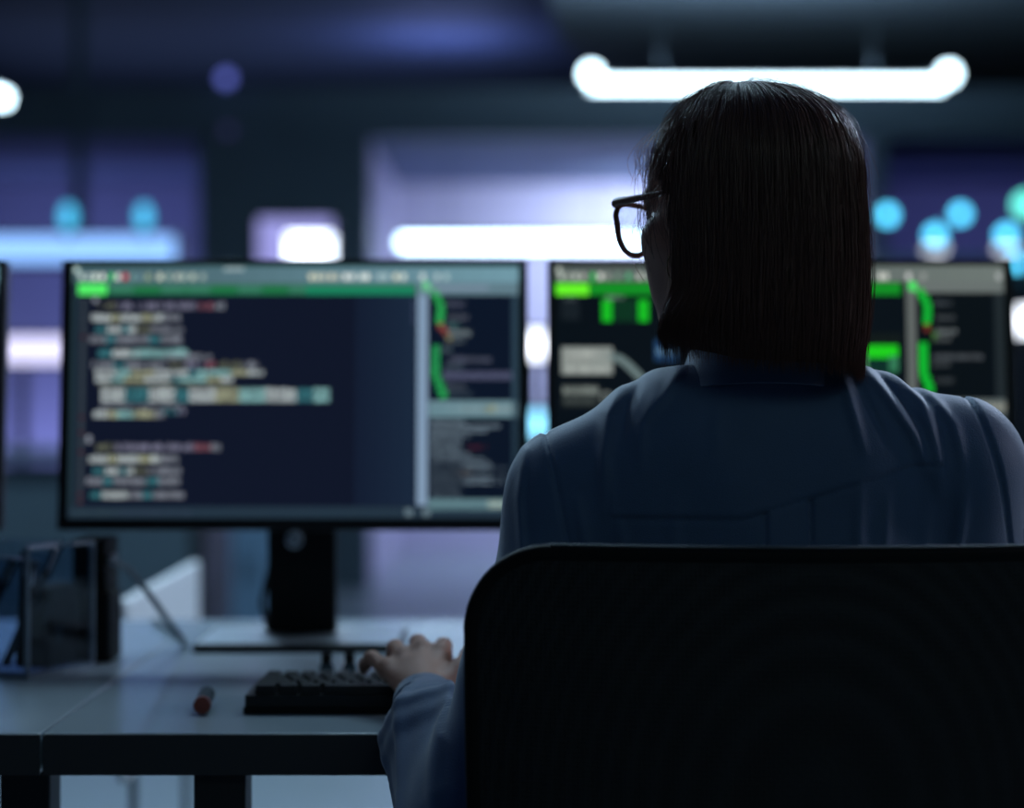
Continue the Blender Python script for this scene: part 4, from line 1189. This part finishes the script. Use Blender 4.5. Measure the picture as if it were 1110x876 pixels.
# ---- hair: an undercap plus thousands of strands that follow the bob
HF0 = -0.020; HA, HBF, HBB = 0.088, 0.100, 0.110
HZ0, HH = 0.027, 0.088          # relative to HC z (1.235): dome starts at 1.262
def sstep(a, b, x):
    t = np.clip((x - a) / (b - a), 0, 1); return t * t * (3 - 2 * t)
def hair_bottom(phi):
    """lowest height (relative to HC) of the hair at azimuth phi, degrees from forward to the left"""
    phi = np.asarray(phi) % 360
    z = np.interp(phi, [0, 30, 50, 66, 78, 86, 92, 120, 180, 235, 262, 285, 305, 316, 330, 360],
                  [0.060, 0.055, 0.042, 0.020, 0.004, -0.114, -0.134, -0.150, -0.156, -0.162, -0.160, -0.148, -0.130, 0.0, 0.045, 0.060])
    return z
def hair_pt(phi, s, off, zb):
    """phi degrees, s 0..1 from crown to tip, off outward; returns world points (vectorised)"""
    p = np.radians(phi); c, sn = np.cos(p), np.sin(p)
    b = np.where(c > 0, HBF, HBB)
    Lh = HH * 1.35                               # arc share of the dome
    Ls = np.maximum(0.0, HZ0 - zb)
    Lh_eff = np.where(zb > HZ0, Lh * np.arccos(np.clip((zb - HZ0) / HH, -1, 1)) / (PI / 2), Lh)
    L = Lh_eff + Ls; d = s * L
    th = np.clip(d / Lh, 0, 1) * PI / 2
    thm = np.maximum(th, 0.02)
    rr = np.sin(thm) ** 0.92; zz = HZ0 + HH * np.cos(th)
    low = np.maximum(0, d - Lh)
    zz = zz - low
    wdn = 1 + 0.045 * np.sin(np.clip(low / 0.17, 0, 1) * PI * 0.85) - 0.02 * sstep(0.13, 0.18, low)
    # behind the left ear the curtain sits close to the neck
    tuck = 1 - 0.05 * np.exp(-(((phi % 360) - 92) / 16) ** 2) * sstep(0.02, 0.12, low)
    r = rr * wdn * tuck
    l = (HA * r + off) * sn; f_ = HF0 * np.minimum(1, rr * 1.2) + (b * r + off) * c
    fl = np.exp(-(((phi % 360) - 94) / 16) ** 2) * sstep(0.095, 0.15, low)
    l = l + 0.012 * fl; f_ = f_ + 0.024 * fl
    u = zz + off * np.cos(th) * 0.9
    return HC[None] + l[..., None] * LV + f_[..., None] * FV + u[..., None] * UV

# undercap
nphi, ns = 180, 40
PH = np.linspace(0, 360, nphi, endpoint=False); SS = np.linspace(0, 0.995, ns)
outer = np.stack([hair_pt(PH, np.full(nphi, s), np.full(nphi, -0.0035), hair_bottom(PH) + 0.004) for s in SS])
inner = np.stack([hair_pt(PH, np.full(nphi, s), np.full(nphi, -0.0110), hair_bottom(PH) + 0.006) for s in SS[::-1]])
allr = np.concatenate([outer, inner]); nr = len(allr)
V_ = [allr.reshape(-1, 3)]; F_ = []
I = np.arange(nr * nphi).reshape(nr, nphi)
for i in range(nr - 1):
    F_.append(np.stack([I[i], np.roll(I[i], -1), np.roll(I[i + 1], -1), I[i + 1]], -1))
base = nr * nphi
# strands
def strands(n, npt, phi, smax, off0, r, wob=0.0015, s0=None):
    global base
    zb = hair_bottom(phi) + rng.normal(0, 0.003, n) + smax
    S_ = np.linspace(0, 1, npt)[:, None] * np.ones((1, n))
    if s0 is not None: S_ = s0[None] + (1 - s0[None]) * S_
    ph = phi[None] + rng.normal(0, 3.0, n)[None] * S_ ** 1.5 + 1.2 * np.sin(S_ * rng.uniform(4, 9, n)[None] + rng.uniform(0, 6, n)[None])
    of = off0[None] + wob * np.sin(S_ * rng.uniform(6, 14, n)[None] + rng.uniform(0, 6, n)[None])
    # converge slightly at tips for a piecey hem
    P = hair_pt(ph, S_, of, np.broadcast_to(zb, S_.shape))            # npt,n,3
    rad = r[None] * np.interp(S_, [0, 0.1, 0.8, 1], [0.6, 1, 0.9, 0.15])
    add_tubes(P, rad)
def add_tubes(P, rad):
    global base
    npt, n, _ = P.shape
    T = np.gradient(P, axis=0); T /= np.linalg.norm(T, axis=2, keepdims=True) + 1e-9
    up = np.array([0.3, 0.2, 0.93]); A = np.cross(T, up); A /= np.linalg.norm(A, axis=2, keepdims=True) + 1e-9
    Bv = np.cross(T, A)
    ring = []
    for k in range(3):
        a = 2 * PI * k / 3
        ring.append(P + (A * math.cos(a) + Bv * math.sin(a)) * rad[..., None])
    R_ = np.stack(ring, 2)                   # npt,n,3,3
    V_.append(R_.reshape(-1, 3))
    J = base + np.arange(npt * n * 3).reshape(npt, n, 3)
    for k in range(3):
        k2 = (k + 1) % 3
        F_.append(np.stack([J[:-1, :, k], J[:-1, :, k2], J[1:, :, k2], J[1:, :, k]], -1).reshape(-1, 4))
    base += npt * n * 3
N = 5200
phi = rng.uniform(0, 360, N)
strands(N, 22, phi, rng.normal(0, 0.002, N), rng.uniform(-0.004, 0.0025, N), rng.uniform(0.00035, 0.0007, N))
N = 260       # loose outer strands
strands(N, 20, rng.uniform(0, 360, N), rng.normal(-0.001, 0.006, N), rng.uniform(0.0025, 0.0065, N), rng.uniform(0.00012, 0.0002, N), 0.0025)
# left forward side: denser hem over the temple and behind the ear
N = 700
strands(N, 20, rng.uniform(84, 104, N), rng.normal(0.000, 0.008, N), rng.uniform(-0.004, 0.003, N), rng.uniform(0.0003, 0.0005, N), 0.002)
N = 500
strands(N, 20, rng.uniform(225, 312, N), rng.normal(0.000, 0.006, N), rng.uniform(-0.002, 0.004, N), rng.uniform(0.0002, 0.00045, N), 0.002)
# fly-away hairs at crown and front left
def fly(n, ph_lo, ph_hi, s_lo, s_hi, ln_lo, ln_hi, lift):
    ph = rng.uniform(ph_lo, ph_hi, n); s = rng.uniform(s_lo, s_hi, n)
    st = hair_pt(ph, s, np.full(n, -0.002), np.full(n, -0.15))
    c = hair_pt(ph, s, np.full(n, 0.02), np.full(n, -0.15)); nrm = c - st; nrm /= np.linalg.norm(nrm, axis=1, keepdims=True)
    nx_ = hair_pt(ph, s + 0.03, np.full(n, -0.002), np.full(n, -0.15)); tg = nx_ - st; tg /= np.linalg.norm(tg, axis=1, keepdims=True)
    ln = rng.uniform(ln_lo, ln_hi, n); side = np.cross(nrm, tg) * rng.normal(0, 0.5, n)[:, None]
    lf = rng.uniform(0.3, 1.0, n) * lift
    out = []
    for t in np.linspace(0, 1, 14):
        out.append(st + ln[:, None] * ((tg + side) * t + nrm * (lf[:, None] * (t * 1.6 - 1.5 * t * t))) + np.array([0, 0, -0.35]) * ln[:, None] * t * t)
    P = np.stack(out); add_tubes(P, np.full(P.shape[:2], 0.00024))
fly(90, 0, 360, 0.02, 0.25, 0.02, 0.055, 0.55)
fly(150, 20, 95, 0.12, 0.50, 0.02, 0.055, 1.0)
fly(40, 235, 330, 0.1, 0.9, 0.01, 0.03, 0.5)
# a wispy fringe lock at the forehead's left
n = 26
t0 = H(0.040, 0.068, 0.075)
P = []
sp_ = rng.normal(0, 1, (n, 3)) * np.array([0.006, 0.006, 0.004])
for t in np.linspace(0, 1, 16):
    bow = math.sin(t * PI) * 0.016
    P.append(t0[None] + sp_ * (0.6 + t) + LV * (0.004 + 0.022 * t * 0 + bow * 0.3) + FV * (0.004 + bow * 0.8) + UV * (-0.042 * t) )
P = np.stack(P); add_tubes(P, np.full(P.shape[:2], 0.00016))
V_ = np.concatenate(V_); F_ = np.concatenate(F_)
hair_o = mesh_obj('hair', V_, F_, M['hair'], person, PO)

# ---- eyeglasses
def HP(l, f_, u): return Vector(H(l, f_, u)) - PO
gl = bpy.data.objects.new('eyeglasses', None); col.objects.link(gl); gl.parent = person; gl['label'] = 'brown framed glasses'
def rim_pts(s, n=36, inset=0.0):
    out = []
    for k in range(n):
        a = 2 * PI * k / n
        ca, sa = math.cos(a), math.sin(a)
        # cat-eye outline: flat high top, round bottom
        ex = 0.0262 - inset; ez = (0.0215 if sa > 0 else 0.0275) - inset
        x = ex * math.copysign(abs(ca) ** (0.72 if sa > 0 else 0.95), ca); z = ez * math.copysign(abs(sa) ** (0.75 if sa > 0 else 1.0), sa)
        if sa > 0 and ca > 0: z += 0.004 * ca; x += 0.003 * ca
        l = s * (0.037 + x)
        out.append(HP(l, 0.108 - 2.6 * max(0, abs(l) - 0.02) ** 2 * 1.0, -0.0130 + z))
    return out
for s in (-1, 1):
    MB().tube(rim_pts(s), 0.0028, 8, closed=True, up=tuple(FV)).build('rim', M['glasses'], gl, True)
    L_ = rim_pts(s, 36, 0.001); m = MB()
    c = sum(L_, Vector()) / len(L_)
    vf = [m.bm.verts.new(p) for p in L_]; off = Vector(FV) * 0.0016
    vb = [m.bm.verts.new(p - off) for p in L_]
    m.bm.faces.new(vf); m.bm.faces.new(vb[::-1])
    for k in range(36): m.bm.faces.new((vf[k], vb[k], vb[(k + 1) % 36], vf[(k + 1) % 36]))
    m.build('lens', M['lens'], gl)
    MB().tube([HP(s * 0.0660, 0.1020, 0.0085), HP(s * 0.0705, 0.094, 0.0090), HP(s * 0.0735, 0.07, 0.0095), HP(s * 0.0760, 0.03, 0.0115), HP(s * 0.0775, 0.004, 0.0125), HP(s * 0.0765, -0.018, 0.006), HP(s * 0.0740, -0.032, -0.012)],
              [0.0048, 0.0046, 0.0036, 0.0027, 0.0023, 0.002, 0.0018], 10).build('temple', M['glasses'], gl, True)
MB().tube([HP(0.0115, 0.1075, -0.004), HP(0, 0.1095, -0.001), HP(-0.0115, 0.1075, -0.004)], 0.002, 8).build('bridge', M['glasses'], gl, True)
# earring
ec = HP(0.0805, 0.004, -0.058)
ring = [ec + Vector(FV) * 0.0085 * math.cos(a) + Vector(UV) * 0.0125 * math.sin(a) for a in np.linspace(0, 2 * PI, 28, endpoint=False)]
MB().tube(ring, 0.0006, 6, closed=True).build('earring', M['gold'], person, True)

for loc, lab in (((-0.9, 4.9, 2.5), 'unseen added rim light above and left of the monitors'), ((1.9, 4.6, 2.45), 'unseen added rim light above and right of the monitors')):
    t = empty('added_rim_fixture', loc, lab, 'lamp')  # made-up housing for an added rim light
    d = (Vector((0.25, 1.9, 1.1)) - Vector(loc)).normalized()
    MB().box(-d * 0.03, (0.38, 0.05, 0.38), Matrix.Rotation(math.radians(25), 4, 'X')).build('lamp_head', M['steel'], t)
    MB().cyl((0, 0, 0.05), (0, 0, CE - loc[2]), 0.012).build('mounting_rod', M['steel'], t, True)
t = empty('added_side_stand', (2.74, 2.53, 0), 'unseen added light on a tall stand right of the chair', 'lamp')  # made-up stand for the added side light
MB().cyl((0, 0, 0), (0, 0, 0.02), 0.15, seg=28).build('base', M['steel'], t, True)
MB().cyl((0, 0, 0.02), (0, 0, 1.9), 0.014, seg=12).build('pole', M['steel'], t, True)
MB().box((0.06, 0.02, 1.78), (0.16, 0.5, 0.36), Matrix.Rotation(math.radians(20), 4, 'Z'), bevel=0.01).build('lamp_head', M['steel'], t)
fixture((0.3, 3.55, 2.76), 1.6, 0.12, 'unseen slim fill light added above the main desk')
fixture((-1.5, 3.9, 2.76), 1.4, 0.12, 'unseen slim fill light added above the neighbouring desk')
fixture((-0.6, 5.6, 3.04), 2.6, 0.3, 'wide ceiling light over the aisle behind the desks')
fixture((1.1, -1.2, 2.94), 1.6, 0.3, 'unseen fill light added behind the camera')
